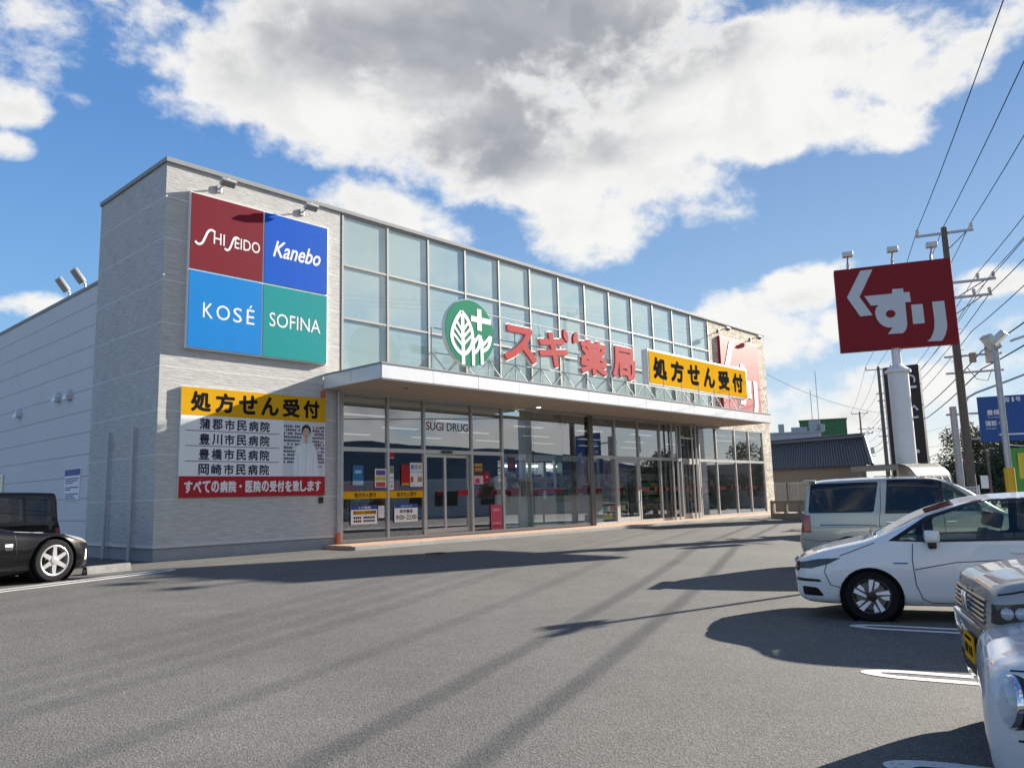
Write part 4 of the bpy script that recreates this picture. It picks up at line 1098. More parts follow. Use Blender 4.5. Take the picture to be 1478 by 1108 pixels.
ALLOY = mat('alloy_grey', (0.42, 0.42, 0.43), 0.35, 0.5, noise=0.04)
SILV = mat('alloy_silver', (0.86, 0.86, 0.87), 0.3, 0.15, noise=0.04)
RIMD = mat('alloy_black', (0.02, 0.02, 0.022), 0.3, 0.3)
CHROME = mat('chrome', (0.75, 0.75, 0.76), 0.08, 1.0)
SMOKE = mat('smoked_chrome', (0.15, 0.15, 0.155), 0.25, 0.9)
BRAKE = mat('brake_disc', (0.20, 0.19, 0.18), 0.45, 0.8)
def make_wheel(parent, x, y, rad, wid, rim, style, side):
    """tyre with a rim of spokes; side -1 = outer face towards -y"""
    w = MB(); s = side
    pr = [(rim, .5), (rim + .015, .52), (rad * .93, .50), (rad * .985, .42), (rad, .30), (rad, -.30), (rad * .985, -.42), (rad * .93, -.5), (rim, -.5)]
    lathe(w, [(a, b * wid) for a, b in pr], 44)
    wo = w.build('wheel', RUBBER, parent, 30, (x, y, rad))
    r_ = MB(); yo = s * wid * .5
    lathe(r_, [(rim + .004, s * wid * .51), (rim - .006, s * wid * .525), (rim - .022, s * wid * .50), (rim - .035, s * wid * .2), (rim - .04, -s * wid * .3)], 44)
    spokes = MB(); Mr = Matrix.Rotation(PI / 2 * s, 4, 'X')
    Mf = Matrix.Translation((0, s * wid * .40, 0)) @ Matrix.Rotation(PI / 2, 4, 'X') if s < 0 else Matrix.Translation((0, s * wid * .40, 0)) @ Matrix.Rotation(-PI / 2, 4, 'X')
    def sp(poly, z0, z1, a, mb=spokes):
        c, q = math.cos(a), math.sin(a); mb.prism([(px * c - py * q, px * q + py * c) for px, py in poly], z0, z1, Mf)
    R_ = rim - .012
    if style == 'six':
        for k in range(6): sp([(.05, .038), (.05, -.038), (R_, -.026), (R_, .026)], -.01, .022, PI / 2 + k * PI / 3)
        for k in range(5): sp([(.058 + .008 * math.cos(t), .008 * math.sin(t)) for t in [2 * PI * i / 8 for i in range(8)]], .0225, .026, k * 2 * PI / 5, r_) if False else None
    elif style == 'blade':
        for k in range(5):
            a = k * 2 * PI / 5 + .35
            sp([(.035, .030), (.05, .004), (R_, -.045), (R_, .012)], -.008, .022, a)
            sp([(.085, -.035), (.105, -.075), (R_ * .95, -.125), (R_ * .985, -.058)], -.006, .016, a)
    else:
        for k in range(5): sp([(.04, .04), (.04, -.04), (R_, -.03), (R_, .03)], -.01, .018, PI / 2 + k * 2 * PI / 5)
    ro = r_.build('rim', ALLOY if style != 'blade' else RIMD, wo, 30)
    spokes.build('spoke_set', SILV if style == 'blade' else ALLOY, wo)
    lathe(MB(), [(.001, 0), (.001, 0)], 4)
    hub = MB(); lathe(hub, [(.062, s * wid * .38), (.058, s * wid * .40 + s * .03), (.03, s * wid * .40 + s * .034), (.001, s * wid * .40 + s * .034)], 24)
    hub.build('hub_cap', ALLOY if style == 'six' else RIMD, wo, 30)
    bd = MB(); lathe(bd, [(rim * .8, s * wid * .05), (.05, s * wid * .06)], 30); bd.build('brake_disc', BRAKE, wo)
    bk = MB(); lathe(bk, [(rim - .03, -s * wid * .05), (.01, -s * wid * .05)], 30); bk.build('wheel_back', BLACK, wo)
    return wo

LAMPG = mat('headlamp_glass', (0.35, 0.38, 0.42), 0.05, 0.3, coat=1.0)
LAMPD = mat('headlamp_dark', (0.015, 0.017, 0.022), 0.15, 0.1, coat=0.35)
TAILR = mat('tail_lamp_red', (0.30, 0.01, 0.012), 0.12, coat=1.0)
AMBER = mat('amber_lens', (0.45, 0.14, 0.03), 0.15, coat=1.0)
CLEAR = glass_mat('lamp_clear', (0.93, 0.95, 0.97), 0.9, 0.08)
CARGL = glass_mat('car_glass', (0.66, 0.76, 0.70), 0.9, 0.05)
TINT = glass_mat('privacy_glass', (0.07, 0.08, 0.085), 0.9, 0.05)
TRIM = mat('car_black_trim', (0.010, 0.010, 0.011), 0.35, spec=0.4)
SEAT = mat('seat_fabric', (0.05, 0.05, 0.052), 0.9, noise=0.1)
def paint(name, c, metal=0.0, rough=0.32, fl=0.0):
    return mat(name, c, rough, metal, noise=fl, nscale=900, coat=1.0)

def surf_line(bvh, pts, side, r=.004):
    """points pressed onto the flank of the shell"""
    P = []
    for x, z in pts:
        h = bvh.ray_cast(Vector((x, side * 3, z)), Vector((0, -side, 0)))
        if h[0]: P.append(h[0] + Vector((0, side * .0005, 0)))
    return P

def build_car(sp, pm, root):
    """shell, windows, arches, wheels and trim shared by all vehicles; nose at x=0, tail at x=L"""
    bm = car_shell(sp); bm.normal_update()
    ref = bm.copy(); bvh = BVHTree.FromBMesh(ref)
    R_ = sp['wheel']
    # wheel arches
    for x in sp['axles']:
        for s in (-1, 1):
            ins = cut(bm, circ(x, R_ * 1.0, R_ + sp.get('gap', .055)), 'Y', lambda f, s=s: f.calc_center_median().y * s > sp['W'] * .28)
            bmesh.ops.delete(bm, geom=ins, context='FACES')
    # side windows
    for poly, gm, nm in sp['windows']:
        for s in (-1, 1):
            ins = cut(bm, rpoly(poly, .05), 'Y', lambda f, s=s: f.calc_center_median().y * s > .30 and f.calc_center_median().z > sp['glassmin'])
            if ins: lift(bm, ins, nm, gm, root, -.003)
    # windscreen and rear window, seen from above / behind
    ws = sp['screen']
    ins = cut(bm, rpoly(ws, .06), 'Z', lambda f: f.normal.z > .15 and f.calc_center_median().z > sp['glassmin'])
    lift(bm, ins, 'windscreen', CARGL, root, -.003)
    if 'backlight' in sp:
        ins = cut(bm, rpoly(sp['backlight'], .06), 'X', lambda f: f.normal.x > .4)
        if ins: lift(bm, ins, 'rear_window', TINT, root, -.003)
    for nm, poly, axis, m_, sides, off, flt in sp.get('patches', ()):
        for s in sides:
            pl = poly if axis != 'X' else [(p[0] * s, p[1]) for p in poly]
            ins = cut(bm, pl, axis, lambda f, s=s: f.calc_center_median().y * s > -.02 and flt(f))
            if ins: lift(bm, ins, nm, m_, root, off)
    me = bpy.data.meshes.new('body'); bm.normal_update(); bm.to_mesh(me); bm.free(); shade(me, 32)
    body = bpy.data.objects.new('body', me); COL.objects.link(body); body.parent = root; me.materials.append(pm)
    # dark liners, floor and seats
    fl = MB().box(sp['axles'][0] + R_ + .06, sp['axles'][1] - R_ - .06, -sp['W'] * .42, sp['W'] * .42, .24, .27)
    fl.box(sp['axles'][0] - R_ - .05, sp['axles'][0] + R_ + .05, -sp['W'] * .28, sp['W'] * .28, .2, .6).box(sp['axles'][1] - R_ - .05, sp['axles'][1] + R_ + .05, -sp['W'] * .28, sp['W'] * .28, .2, .6)
    fl.build('underbody', BLACK, root)
    for x in sp['axles']:
        for s in (-1, 1):
            q = MB(); lathe(q, [(R_ + sp.get('gap', .055) + .004, s * (sp['W'] / 2 - .03)), (R_ + sp.get('gap', .055) + .004, s * (sp['W'] * .27)), (.05, s * sp['W'] * .27)], 36, Matrix.Translation((x, 0, R_)))
            q.build('wheel_arch', BLACK, root, 30)
            make_wheel(root, x, s * (sp['W'] / 2 - sp['tyre'] / 2 - sp.get('inset', .035)), R_, sp['tyre'], sp['rim'], sp['style'], s)
    z0 = sp['seatz']
    for x in sp['seats']:
        for y in (-.36, .36):
            k = sp['W'] / 1.7
            M_ = Matrix.Translation((x, y * k, z0)) @ Matrix.Rotation(R(14), 4, 'Y')
            MB().bbox(-.25, .25, -.24 * k, .24 * k, -.12, .02, .05, Matrix.Translation((x - .2, y * k, z0))).bbox(-.06, .06, -.23 * k, .23 * k, 0, .58, .05, M_).bbox(-.05, .05, -.13, .13, .61, .80, .04, M_).build('car_seat', SEAT, root, 40)
    if 'dash' in sp:
        xd, zd = sp['dash']; k = sp['W'] / 1.7
        MB().bbox(xd - .25, xd + .12, -.66 * k, .66 * k, zd - .30, zd, .06).build('dashboard', BLACK, root, 40)
        st = MB(); lathe(st, [(.18 + .016 * math.cos(a), .016 * math.sin(a)) for a in [2 * PI * i / 8 for i in range(9)]], 28, Matrix.Translation((xd + .30, .36 * k, zd + .02)) @ Matrix.Rotation(R(68), 4, 'Y') @ Matrix.Rotation(PI / 2, 4, 'X'))
        st.build('steering_wheel', BLACK, root, 40)
    for ln in sp.get('lines', ()):
        for s in (-1, 1):
            P = surf_line(bvh, [(ln[i][0] + (ln[i + 1][0] - ln[i][0]) * k / 6, ln[i][1] + (ln[i + 1][1] - ln[i][1]) * k / 6) for i in range(len(ln) - 1) for k in range(6)] + [ln[-1]], s)
            if len(P) > 1: MB().tube(P, .0055, 5).build('panel_gap', TRIM, root)
    return bvh

def handles(sp, bvh, root, m, pts):
    for x, z in pts:
        for s in (-1, 1):
            h = bvh.ray_cast(Vector((x, s * 3, z)), Vector((0, -s, 0)))[0]
            if h: MB().bbox(h.x - .095, h.x + .095, h.y - .012, h.y + .022, h.z - .017, h.z + .017, .01).build('door_handle', m, root, 40) if s > 0 else MB().bbox(h.x - .095, h.x + .095, h.y - .022, h.y + .012, h.z - .017, h.z + .017, .01).build('door_handle', m, root, 40)

def mirror(root, x, y, z, m, s):
    o = MB().bbox(x - .07, x + .09, min(s * y, s * (y + .22)), max(s * y, s * (y + .22)), z - .06, z + .085, .045, None, 3).build('door_mirror', m, root, 50)
    MB().bbox(x - .03, x + .06, min(s * (y - .05), s * (y + .08)), max(s * (y - .05), s * (y + .08)), z - .14, z - .055, .02).build('mirror_stalk', TRIM, o, 50)
    return o

def locate(root, heading, lx, ly, X, Y, scale=1.0, gz=None):
    """stand the car so that its local point (lx, ly) is over world X, Y, nose towards heading (degrees)"""
    a = R(heading + 180); root.rotation_euler = (0, 0, a); root.scale = (scale,) * 3
    c, s = math.cos(a), math.sin(a)
    x0 = X - (lx * c - ly * s) * scale; y0 = Y - (lx * s + ly * c) * scale
    root.location = (x0, y0, ground_z(Y) if gz is None else gz)

# ---- white estate wagon
sp = dict(L=4.4, W=1.695, wheel=.305, rim=.215, tyre=.185, axles=(.87, 3.40), style='blade', belt=.955, rs=.05, rr=.16, crown=.07, glassmin=.93, gap=.05,
    zt=[(0, .60), (.015, .68), (.06, .745), (.2, .82), (.45, .905), (.75, .975), (.90, 1.015), (1.15, 1.15), (1.55, 1.355), (1.9, 1.465), (2.3, 1.525), (2.9, 1.545), (3.6, 1.52), (4.0, 1.46), (4.2, 1.36), (4.3, 1.18), (4.37, .95), (4.4, .75)],
    zb=[(0, .50), (.02, .34), (.07, .25), (.2, .205), (.7, .19), (3.6, .20), (4.1, .24), (4.33, .34), (4.4, .5)],
    w=[(0, .42), (.015, .54), (.07, .67), (.2, .765), (.45, .82), (.9, .843), (1.6, .847), (3.3, .847), (4.0, .82), (4.25, .76), (4.37, .66), (4.4, .5)],
    zs=[(0, .57), (.06, .70), (.3, .80), (.65, .885), (.95, .945), (1.5, .98), (3.0, 1.01), (4.0, 1.05), (4.25, 1.02), (4.4, .70)],
    wt=[(0, .40), (.06, .60), (.3, .66), (.8, .69), (1.06, .70), (1.6, .63), (2.2, .575), (3.5, .56), (4.1, .56), (4.3, .60), (4.4, .45)],
    windows=[([(1.20, .995), (1.52, .99), (1.52, 1.20)], CARGL, 'quarter_window'), ([(1.60, .995), (2.62, 1.02), (2.60, 1.45), (2.15, 1.435), (1.60, 1.245)], CARGL, 'side_window'),
             ([(2.72, 1.022), (3.45, 1.035), (3.42, 1.445), (2.70, 1.458)], TINT, 'side_window'), ([(3.53, 1.04), (4.02, 1.10), (3.92, 1.36), (3.50, 1.44)], TINT, 'quarter_window')],
    screen=[(.97, -.62), (.97, .62), (1.87, .52), (1.87, -.52)], backlight=[(-.5, 1.08), (.5, 1.08), (.46, 1.34), (-.46, 1.34)],
    seats=(2.15, 3.0), seatz=.52, dash=(1.35, .95))
always = lambda f: True
sp['patches'] = [
    ('headlight', [(.02, .635), (.04, .70), (.30, .755), (.56, .775), (.42, .70), (.20, .635)], 'Y', LAMPD, (-1, 1), .004, always),
    ('headlight_chrome', [(.03, .705), (.04, .72), (.30, .772), (.57, .788), (.56, .777), (.30, .757)], 'Y', CHROME, (-1, 1), .007, always),
    ('grille', [(.0, .60), (.48, .615), (.52, .665), (.0, .69)], 'X', LAMPD, (-1, 1), .003, lambda f: f.calc_center_median().x < .12),
    ('nose_grille', [(.0, .595), (.0, .70), (.075, .722), (.10, .66), (.06, .60)], 'Y', TRIM, (-1, 1), .002, lambda f: f.calc_center_median().x < .1),
    ('lower_intake', [(.0, .30), (.36, .30), (.42, .40), (.0, .40)], 'X', TRIM, (-1, 1), .002, lambda f: f.calc_center_median().x < .2),
    ('fog_recess', rpoly([(.10, .30), (.34, .295), (.27, .40), (.09, .415)], .03), 'Y', TRIM, (-1, 1), .002, lambda f: f.calc_center_median().x < .5),
    ('bumper_slit', [(.03, .475), (.03, .515), (.30, .505), (.32, .472)], 'Y', TRIM, (-1, 1), .002, lambda f: f.calc_center_median().x < .5),
    ('tail_lamp', [(4.05, .80), (4.12, 1.0), (4.30, 1.05), (4.38, .85)], 'Y', TAILR, (-1, 1), .004, lambda f: f.calc_center_median().x > 4),
    ('window_surround', [(1.10, .98), (1.55, .965), (3.6, 1.005), (4.05, 1.06), (4.08, 1.12), (3.96, 1.39), (3.5, 1.472), (2.6, 1.478), (2.12, 1.462), (1.55, 1.275)], 'Y', TRIM, (-1, 1), .002, lambda f: f.calc_center_median().z > .96 and abs(f.calc_center_median().y) > .45)]
sp['lines'] = [[(1.36, .95), (1.34, .75), (1.36, .45), (1.42, .29), (1.52, .24), (2.55, .245), (2.66, .35), (2.67, .75), (2.67, 1.0)], [(2.67, .98), (2.7, .5), (2.72, .26), (3.0, .26)], [(3.44, 1.02), (3.42, .8), (3.2, .6), (3.02, .35)],
               [(.95, .96), (.8, .90), (.55, .80)], [(1.36, .64), (1.8, .73), (2.6, .775), (3.4, .80)], [(.42, .77), (.36, .60), (.42, .44), (.56, .40)]]
WP = paint('white_pearl_paint', (0.74, 0.74, 0.74), 0.0, 0.3)
car = thing('estate_car', 'white estate car with black spoked alloy wheels parked beside the silver van', 'car')
bv = build_car(sp, WP, car); handles(sp, bv, car, WP, [(2.45, .85), (3.32, .88)])
for s in (-1, 1): mirror(car, 1.55, .80, 1.03, WP, s)
MB().tube([(.02, -.35, .70), (.002, -.2, .695), (-.004, 0, .695), (.002, .2, .695), (.02, .35, .70)], .018, 8).build('chrome_bar', CHROME, car, True)
MB().box(-.012, -.002, -.165, .165, .40, .56).build('number_plate', LETW, car)
wi = MB()
for y in (-.42, .1): wi.tube([(.93, y, 1.055), (.97, y + .28, 1.075), (.96, y + .58, 1.065)], .011, 6)
wi.build('wiper', TRIM, car)
bg = MB(); hb = [bv.ray_cast(Vector((1.14 + .016 * i, -3, .715)), Vector((0, 1, 0)))[0] for i in range(10)]
for h in hb: bg.box(h.x - .006, h.x + .006, h.y - .004, h.y + .002, h.z - .009, h.z + .009)
bg.build('fender_badge', BLUE, car)
locate(car, 110, .87, -.80, 2.11, -15.19, 1.0); car.scale = (1, 1, .965)

# ---- silver minivan
sp = dict(L=4.84, W=1.805, wheel=.33, rim=.22, tyre=.205, axles=(.95, 3.85), style='five', belt=.975, rs=.05, rr=.14, crown=.05, glassmin=1.1, gap=.06,
    zt=[(0, .70), (.02, .82), (.08, .95), (.3, 1.05), (.7, 1.13), (.95, 1.18), (1.2, 1.36), (1.6, 1.67), (1.9, 1.83), (2.3, 1.905), (3.0, 1.935), (4.0, 1.92), (4.5, 1.88), (4.62, 1.80), (4.70, 1.5), (4.74, 1.15), (4.80, .95), (4.84, .70)],
    zb=[(0, .50), (.02, .36), (.1, .25), (.4, .2), (4.2, .22), (4.65, .30), (4.8, .38), (4.84, .52)],
    w=[(0, .55), (.02, .66), (.1, .78), (.3, .86), (.8, .895), (1.5, .9025), (4.0, .9025), (4.5, .885), (4.7, .85), (4.80, .80), (4.84, .70)],
    zs=[(0, .66), (.1, .90), (.5, 1.02), (1.0, 1.10), (1.6, 1.16), (4.2, 1.19), (4.7, 1.10), (4.84, .66)],
    wt=[(0, .5), (.1, .70), (.5, .76), (1.0, .77), (1.6, .74), (2.2, .70), (4.4, .695), (4.66, .72), (4.84, .6)],
    windows=[([(3.36, 1.20), (4.64, 1.20), (4.55, 1.815), (3.22, 1.83)], TINT, 'side_window'), ([(2.12, 1.20), (3.12, 1.20), (3.02, 1.83), (2.28, 1.835), (2.12, 1.80)], TINT, 'side_window'), ([(1.28, 1.19), (2.05, 1.20), (2.05, 1.79), (1.85, 1.71)], CARGL, 'side_window')],
    screen=[(1.04, -.70), (1.04, .70), (1.92, .62), (1.92, -.62)], backlight=[(-.66, 1.2), (.66, 1.2), (.62, 1.75), (-.62, 1.75)], seats=(2.3, 3.2), seatz=.75, dash=(1.45, 1.12))
sp['patches'] = [('tail_lamp', [(4.60, .80), (4.60, 1.16), (4.76, 1.16), (4.85, .80)], 'Y', TAILR, (-1, 1), .005, lambda f: f.calc_center_median().x > 4.4),
    ('headlight', [(.02, .72), (.06, .90), (.5, 1.0), (.55, .93), (.2, .74)], 'Y', LAMPG, (-1, 1), .004, always),
    ('window_surround', [(2.03, 1.17), (3.15, 1.17), (3.05, 1.865), (2.2, 1.865), (2.03, 1.80)], 'Y', TRIM, (-1, 1), .002, lambda f: f.calc_center_median().z > 1.1 and abs(f.calc_center_median().y) > .5)]
sp['lines'] = [[(3.18, 1.86), (3.22, 1.3), (3.27, 1.0), (3.25, .5), (3.1, .3)], [(2.08, 1.18), (2.07, .5), (2.1, .3), (3.1, .3)], [(1.1, 1.08), (1.12, .6), (1.3, .33), (2.05, .3)], [(3.22, .92), (3.8, .90), (4.6, .90)], [(4.2, .62), (4.5, .62), (4.8, .66)], [(3.3, .60), (3.5, .66), (3.8, .69), (4.1, .66), (4.3, .60)]]
GP = paint('silver_green_paint', (0.40, 0.41, 0.37), 0.3, 0.34)
car = thing('minivan', 'silver minivan with dark privacy windows and red tail lamp behind the white estate car', 'van')
bv = build_car(sp, GP, car)
st = MB()
for s in (-1, 1):
    for xa, xb in ((3.34, 4.42), (2.6, 3.1)):
        P = surf_line(bv, [(xa + (xb - xa) * i / 8, .955) for i in range(9)], s)
        if xa > 3: st.tube([p + Vector((0, s * .006, 0)) for p in P], .020, 8)
st.build('slide_rail', CHROME, car, True)
handles(sp, bv, car, CHROME, [(3.05, 1.0), (1.95, 1.0)])
for s in (-1, 1): mirror(car, 1.35, .86, 1.22, GP, s)
MB().bbox(4.45, 4.70, -.66, .66, 1.86, 1.905, .02).build('roof_spoiler', GP, car, 40)
locate(car, -70, 4.80, .75, 7.76, -12.0, .93)

# ---- gunmetal kei wagon, only its nose in the picture
sp = dict(L=3.395, W=1.475, wheel=.275, rim=.185, tyre=.155, axles=(.56, 3.0), style='five', belt=.975, rs=.05, rr=.10, crown=.04, glassmin=1.05, gap=.05,
    zt=[(0, .78), (.012, .90), (.05, .99), (.16, 1.035), (.4, 1.075), (.6, 1.10), (.8, 1.32), (1.05, 1.58), (1.25, 1.70), (1.6, 1.77), (2.2, 1.78), (3.0, 1.755), (3.2, 1.70), (3.30, 1.3), (3.37, .9), (3.395, .7)],
    zb=[(0, .48), (.02, .33), (.08, .24), (.3, .2), (3.0, .2), (3.3, .28), (3.395, .5)],
    w=[(0, .52), (.012, .585), (.05, .645), (.14, .695), (.3, .725), (.6, .737), (3.0, .737), (3.3, .70), (3.395, .6)],
    zs=[(0, .74), (.05, .92), (.2, .985), (.6, 1.04), (1.2, 1.06), (3.0, 1.08), (3.3, 1.0), (3.395, .68)],
    wt=[(0, .50), (.05, .58), (.3, .63), (.6, .65), (1.2, .60), (3.1, .60), (3.395, .5)],
    windows=[([(.86, 1.08), (1.85, 1.09), (1.82, 1.64), (1.3, 1.62)], CARGL, 'side_window'), ([(1.95, 1.09), (2.95, 1.10), (2.9, 1.63), (1.93, 1.645)], TINT, 'side_window')],
    screen=[(.66, -.58), (.66, .58), (1.20, .54), (1.20, -.54)], backlight=[(-.5, 1.1), (.5, 1.1), (.5, 1.6), (-.5, 1.6)], seats=(1.5, 2.3), seatz=.62, dash=(.95, 1.05))
sp['patches'] = [('headlight', [(.018, .795), (.03, .90), (.30, .935), (.36, .90), (.30, .82), (.10, .79)], 'Y', LAMPD, (-1, 1), .004, always),
    ('chrome_strip', [(.012, .745), (.012, .785), (.12, .782), (.34, .81), (.34, .785), (.12, .74)], 'Y', CHROME, (-1, 1), .006, always),
    ('grille', [(.0, .76), (.42, .77), (.50, .90), (.0, .91)], 'X', TRIM, (-1, 1), -.01, lambda f: f.calc_center_median().x < .1),
    ('bumper_grille', [(.0, .36), (.50, .37), (.54, .48), (.0, .48)], 'X', TRIM, (-1, 1), -.006, lambda f: f.calc_center_median().x < .16),
    ('upper_intake', [(.0, .63), (.44, .64), (.40, .715), (.0, .70)], 'X', TRIM, (-1, 1), -.006, lambda f: f.calc_center_median().x < .12)]
sp['lines'] = [[(.33, 1.03), (.20, .99), (.06, .955)], [(.30, .78), (.27, .6), (.32, .52)], [(.84, 1.05), (.82, .6), (.9, .28), (1.8, .28), (1.9, .4), (1.9, 1.08)]]
KP = paint('gunmetal_paint', (0.30, 0.295, 0.28), 0.12, 0.45)
car = thing('kei_wagon', 'grey kei wagon with dark barred grille and yellow number plate', 'car')
bv = build_car(sp, KP, car)
def nose_pts(bv, ys_, z, off=.012):
    P = []
    for y in ys_:
        h = bv.ray_cast(Vector((-2, y, z)), Vector((1, 0, 0)))[0]
        if h: P.append(h + Vector((-off, 0, 0)))
    return P
for z in (.785, .815, .845, .875, .905):
    MB().tube(nose_pts(bv, [-.50 + .05 * i for i in range(21)], z, .004), .012, 6).build('grille_bar', SMOKE, car, True)
P = nose_pts(bv, [-.56 + .04 * i for i in range(29)], .725, .004)
MB().tube(P, .020, 8).build('chrome_moulding', CHROME, car, True)
for s in (-1, 1):
    MB().tube([bv.ray_cast(Vector((-2, s * y, z)), Vector((1, 0, 0)))[0] + Vector((-.006, 0, 0)) for y, z in ((.56, .725), (.50, .66), (.42, .62), (.30, .60))], .016, 8).build('chrome_moulding', CHROME, car, True)
    for i, (x, z) in enumerate(((.09, .858), (.155, .862), (.225, .868))):
        h = bv.ray_cast(Vector((x, s * 3, z)), Vector((0, -s, 0)))
        q = MB(); nrm = h[1]; Mx = Matrix.Translation(h[0]) @ nrm.to_track_quat('Y', 'Z').to_matrix().to_4x4()
        lathe(q, [(.034, 0), (.034, .010), (.027, .016), (.012, .019), (.001, .020)], 20, Mx); q.build('projector_lens', LAMPG, car, True)
e = MB(); c0 = nose_pts(bv, [0], .855, .03)[0]; Mx = Matrix.Translation(c0)
for y in (-.042, .042): e.bbox(-.01, .01, y - .012, y + .012, -.055, .055, .004, Mx)
e.bbox(-.01, .01, -.032, .032, -.010, .010, .004, Mx)
e.build('nose_emblem', CHROME, car, 40)
MB().bbox(c0.x + .03, c0.x + .045, -.07, .07, .785, .925, .006).build('emblem_plate', TRIM, car)
h = nose_pts(bv, [.0], .50, .02)[0]
pl = MB().bbox(h.x - .006, h.x + .004, -.165, .165, .48, .645, .003).build('number_plate', YEL, car)
L = MB()
for y, z, w, hh in ((-.11, .605, .22, .022), (-.12, .515, .05, .06), (-.05, .515, .05, .06), (.03, .515, .045, .06), (.09, .515, .045, .06)): L.box(h.x - .0075, h.x - .0065, y, y + w, z, z + hh)
L.build('plate_mark', LETK, pl)
for z in (.40, .44): MB().tube(nose_pts(bv, [-.45 + .05 * i for i in range(19)], z, .0), .008, 5).build('grille_bar', TRIM, car, True)
wi = MB().tube([(.60, -.5, 1.115), (.63, -.2, 1.15), (.62, .1, 1.14)], .012, 6).build('wiper', TRIM, car)
locate(car, 112, 0.0, 0.0, -2.10, -17.24, 1.0)

# ---- small silver hatchback at the frame edge
sp = dict(L=3.395, W=1.475, wheel=.275, rim=.185, tyre=.155, axles=(.62, 3.0), style='five', belt=.97, rs=.08, rr=.16, crown=.05, glassmin=.98, gap=.05,
    zt=[(0, .70), (.012, .78), (.04, .83), (.12, .875), (.35, .925), (.75, .99), (.9, 1.10), (1.1, 1.28), (1.4, 1.45), (1.8, 1.50), (2.6, 1.49), (3.0, 1.44), (3.25, 1.2), (3.35, .9), (3.395, .7)],
    zb=[(0, .48), (.02, .34), (.08, .25), (.3, .2), (3.0, .2), (3.3, .3), (3.395, .5)],
    w=[(0, .54), (.012, .60), (.04, .645), (.10, .685), (.25, .72), (.6, .737), (3.0, .737), (3.3, .66), (3.395, .5)],
    zs=[(0, .66), (.04, .77), (.15, .82), (.6, .90), (1.2, .97), (3.0, .98), (3.395, .66)],
    wt=[(0, .42), (.06, .50), (.3, .56), (.8, .60), (1.4, .56), (3.0, .54), (3.395, .4)],
    windows=[([(1.05, .99), (1.95, 1.0), (1.92, 1.40), (1.45, 1.38)], CARGL, 'side_window'), ([(2.05, 1.0), (2.9, 1.01), (2.8, 1.37), (2.03, 1.40)], TINT, 'side_window')],
    screen=[(.86, -.56), (.86, .56), (1.36, .50), (1.36, -.50)], backlight=[(-.45, 1.0), (.45, 1.0), (.42, 1.35), (-.42, 1.35)], seats=(1.7, 2.4), seatz=.5, dash=(1.15, .96))
sp['patches'] = [('turn_lamp', rpoly([(.20, .585), (.20, .72), (.33, .71), (.36, .64), (.30, .585)], .03), 'Y', AMBER, (-1, 1), .004, always), ('bumper_grille', [(.0, .34), (.40, .36), (.42, .46), (.0, .46)], 'X', TRIM, (-1, 1), -.004, lambda f: f.calc_center_median().x < .16)]
sp['lines'] = [[(.62, .93), (.36, .86), (.12, .83)], [(.5, .60), (.40, .56), (.12, .53)], [(1.0, .95), (.98, .6), (1.05, .28), (1.9, .28)]]
SP_ = paint('pale_silver_paint', (0.60, 0.62, 0.645), 0.08, 0.45)
car = thing('hatchback', 'pale silver hatchback with round headlight at the right bottom corner of the lot', 'car')
bv = build_car(sp, SP_, car)
for s in (-1, 1):
    h = bv.ray_cast(Vector((.075, s * 3, .70)), Vector((0, -s, 0))); n_ = (h[1] * .55 + Vector((-.9, 0, .12))).normalized()
    Mx = Matrix.Translation(h[0] - n_ * .06) @ n_.to_track_quat('Y', 'Z').to_matrix().to_4x4() @ Matrix.Diagonal((.86, .86, 1.0, 1))
    q = MB(); lathe(q, [(.124, -.02), (.124, .040), (.116, .050), (.108, .046)], 36, Mx); ring = q.build('headlight_ring', CHROME, car, 50)
    q = MB(); lathe(q, [(.110, .046), (.095, .062), (.065, .074), (.03, .080), (.001, .081)], 36, Mx); q.build('headlight', CLEAR, car, 60)
    q = MB(); lathe(q, [(.116, .040), (.088, .034), (.066, .010), (.040, -.012), (.018, -.02)], 36, Mx); q.build('reflector', CHROME, car, 60)
    q = MB(); lathe(q, [(.001, .03), (.020, .026), (.022, -.02)], 16, Mx); q.build('bulb', LETW, car, 60)
    gp = MB(); lathe(gp, [(.127, -.02), (.127, .022), (.123, .024)], 36, Mx); gp.build('lamp_gasket', TRIM, car, 50)

locate(car, 104, .075, -.63, -3.80, -17.74, 1.0); car.scale = (1, 1, .92)

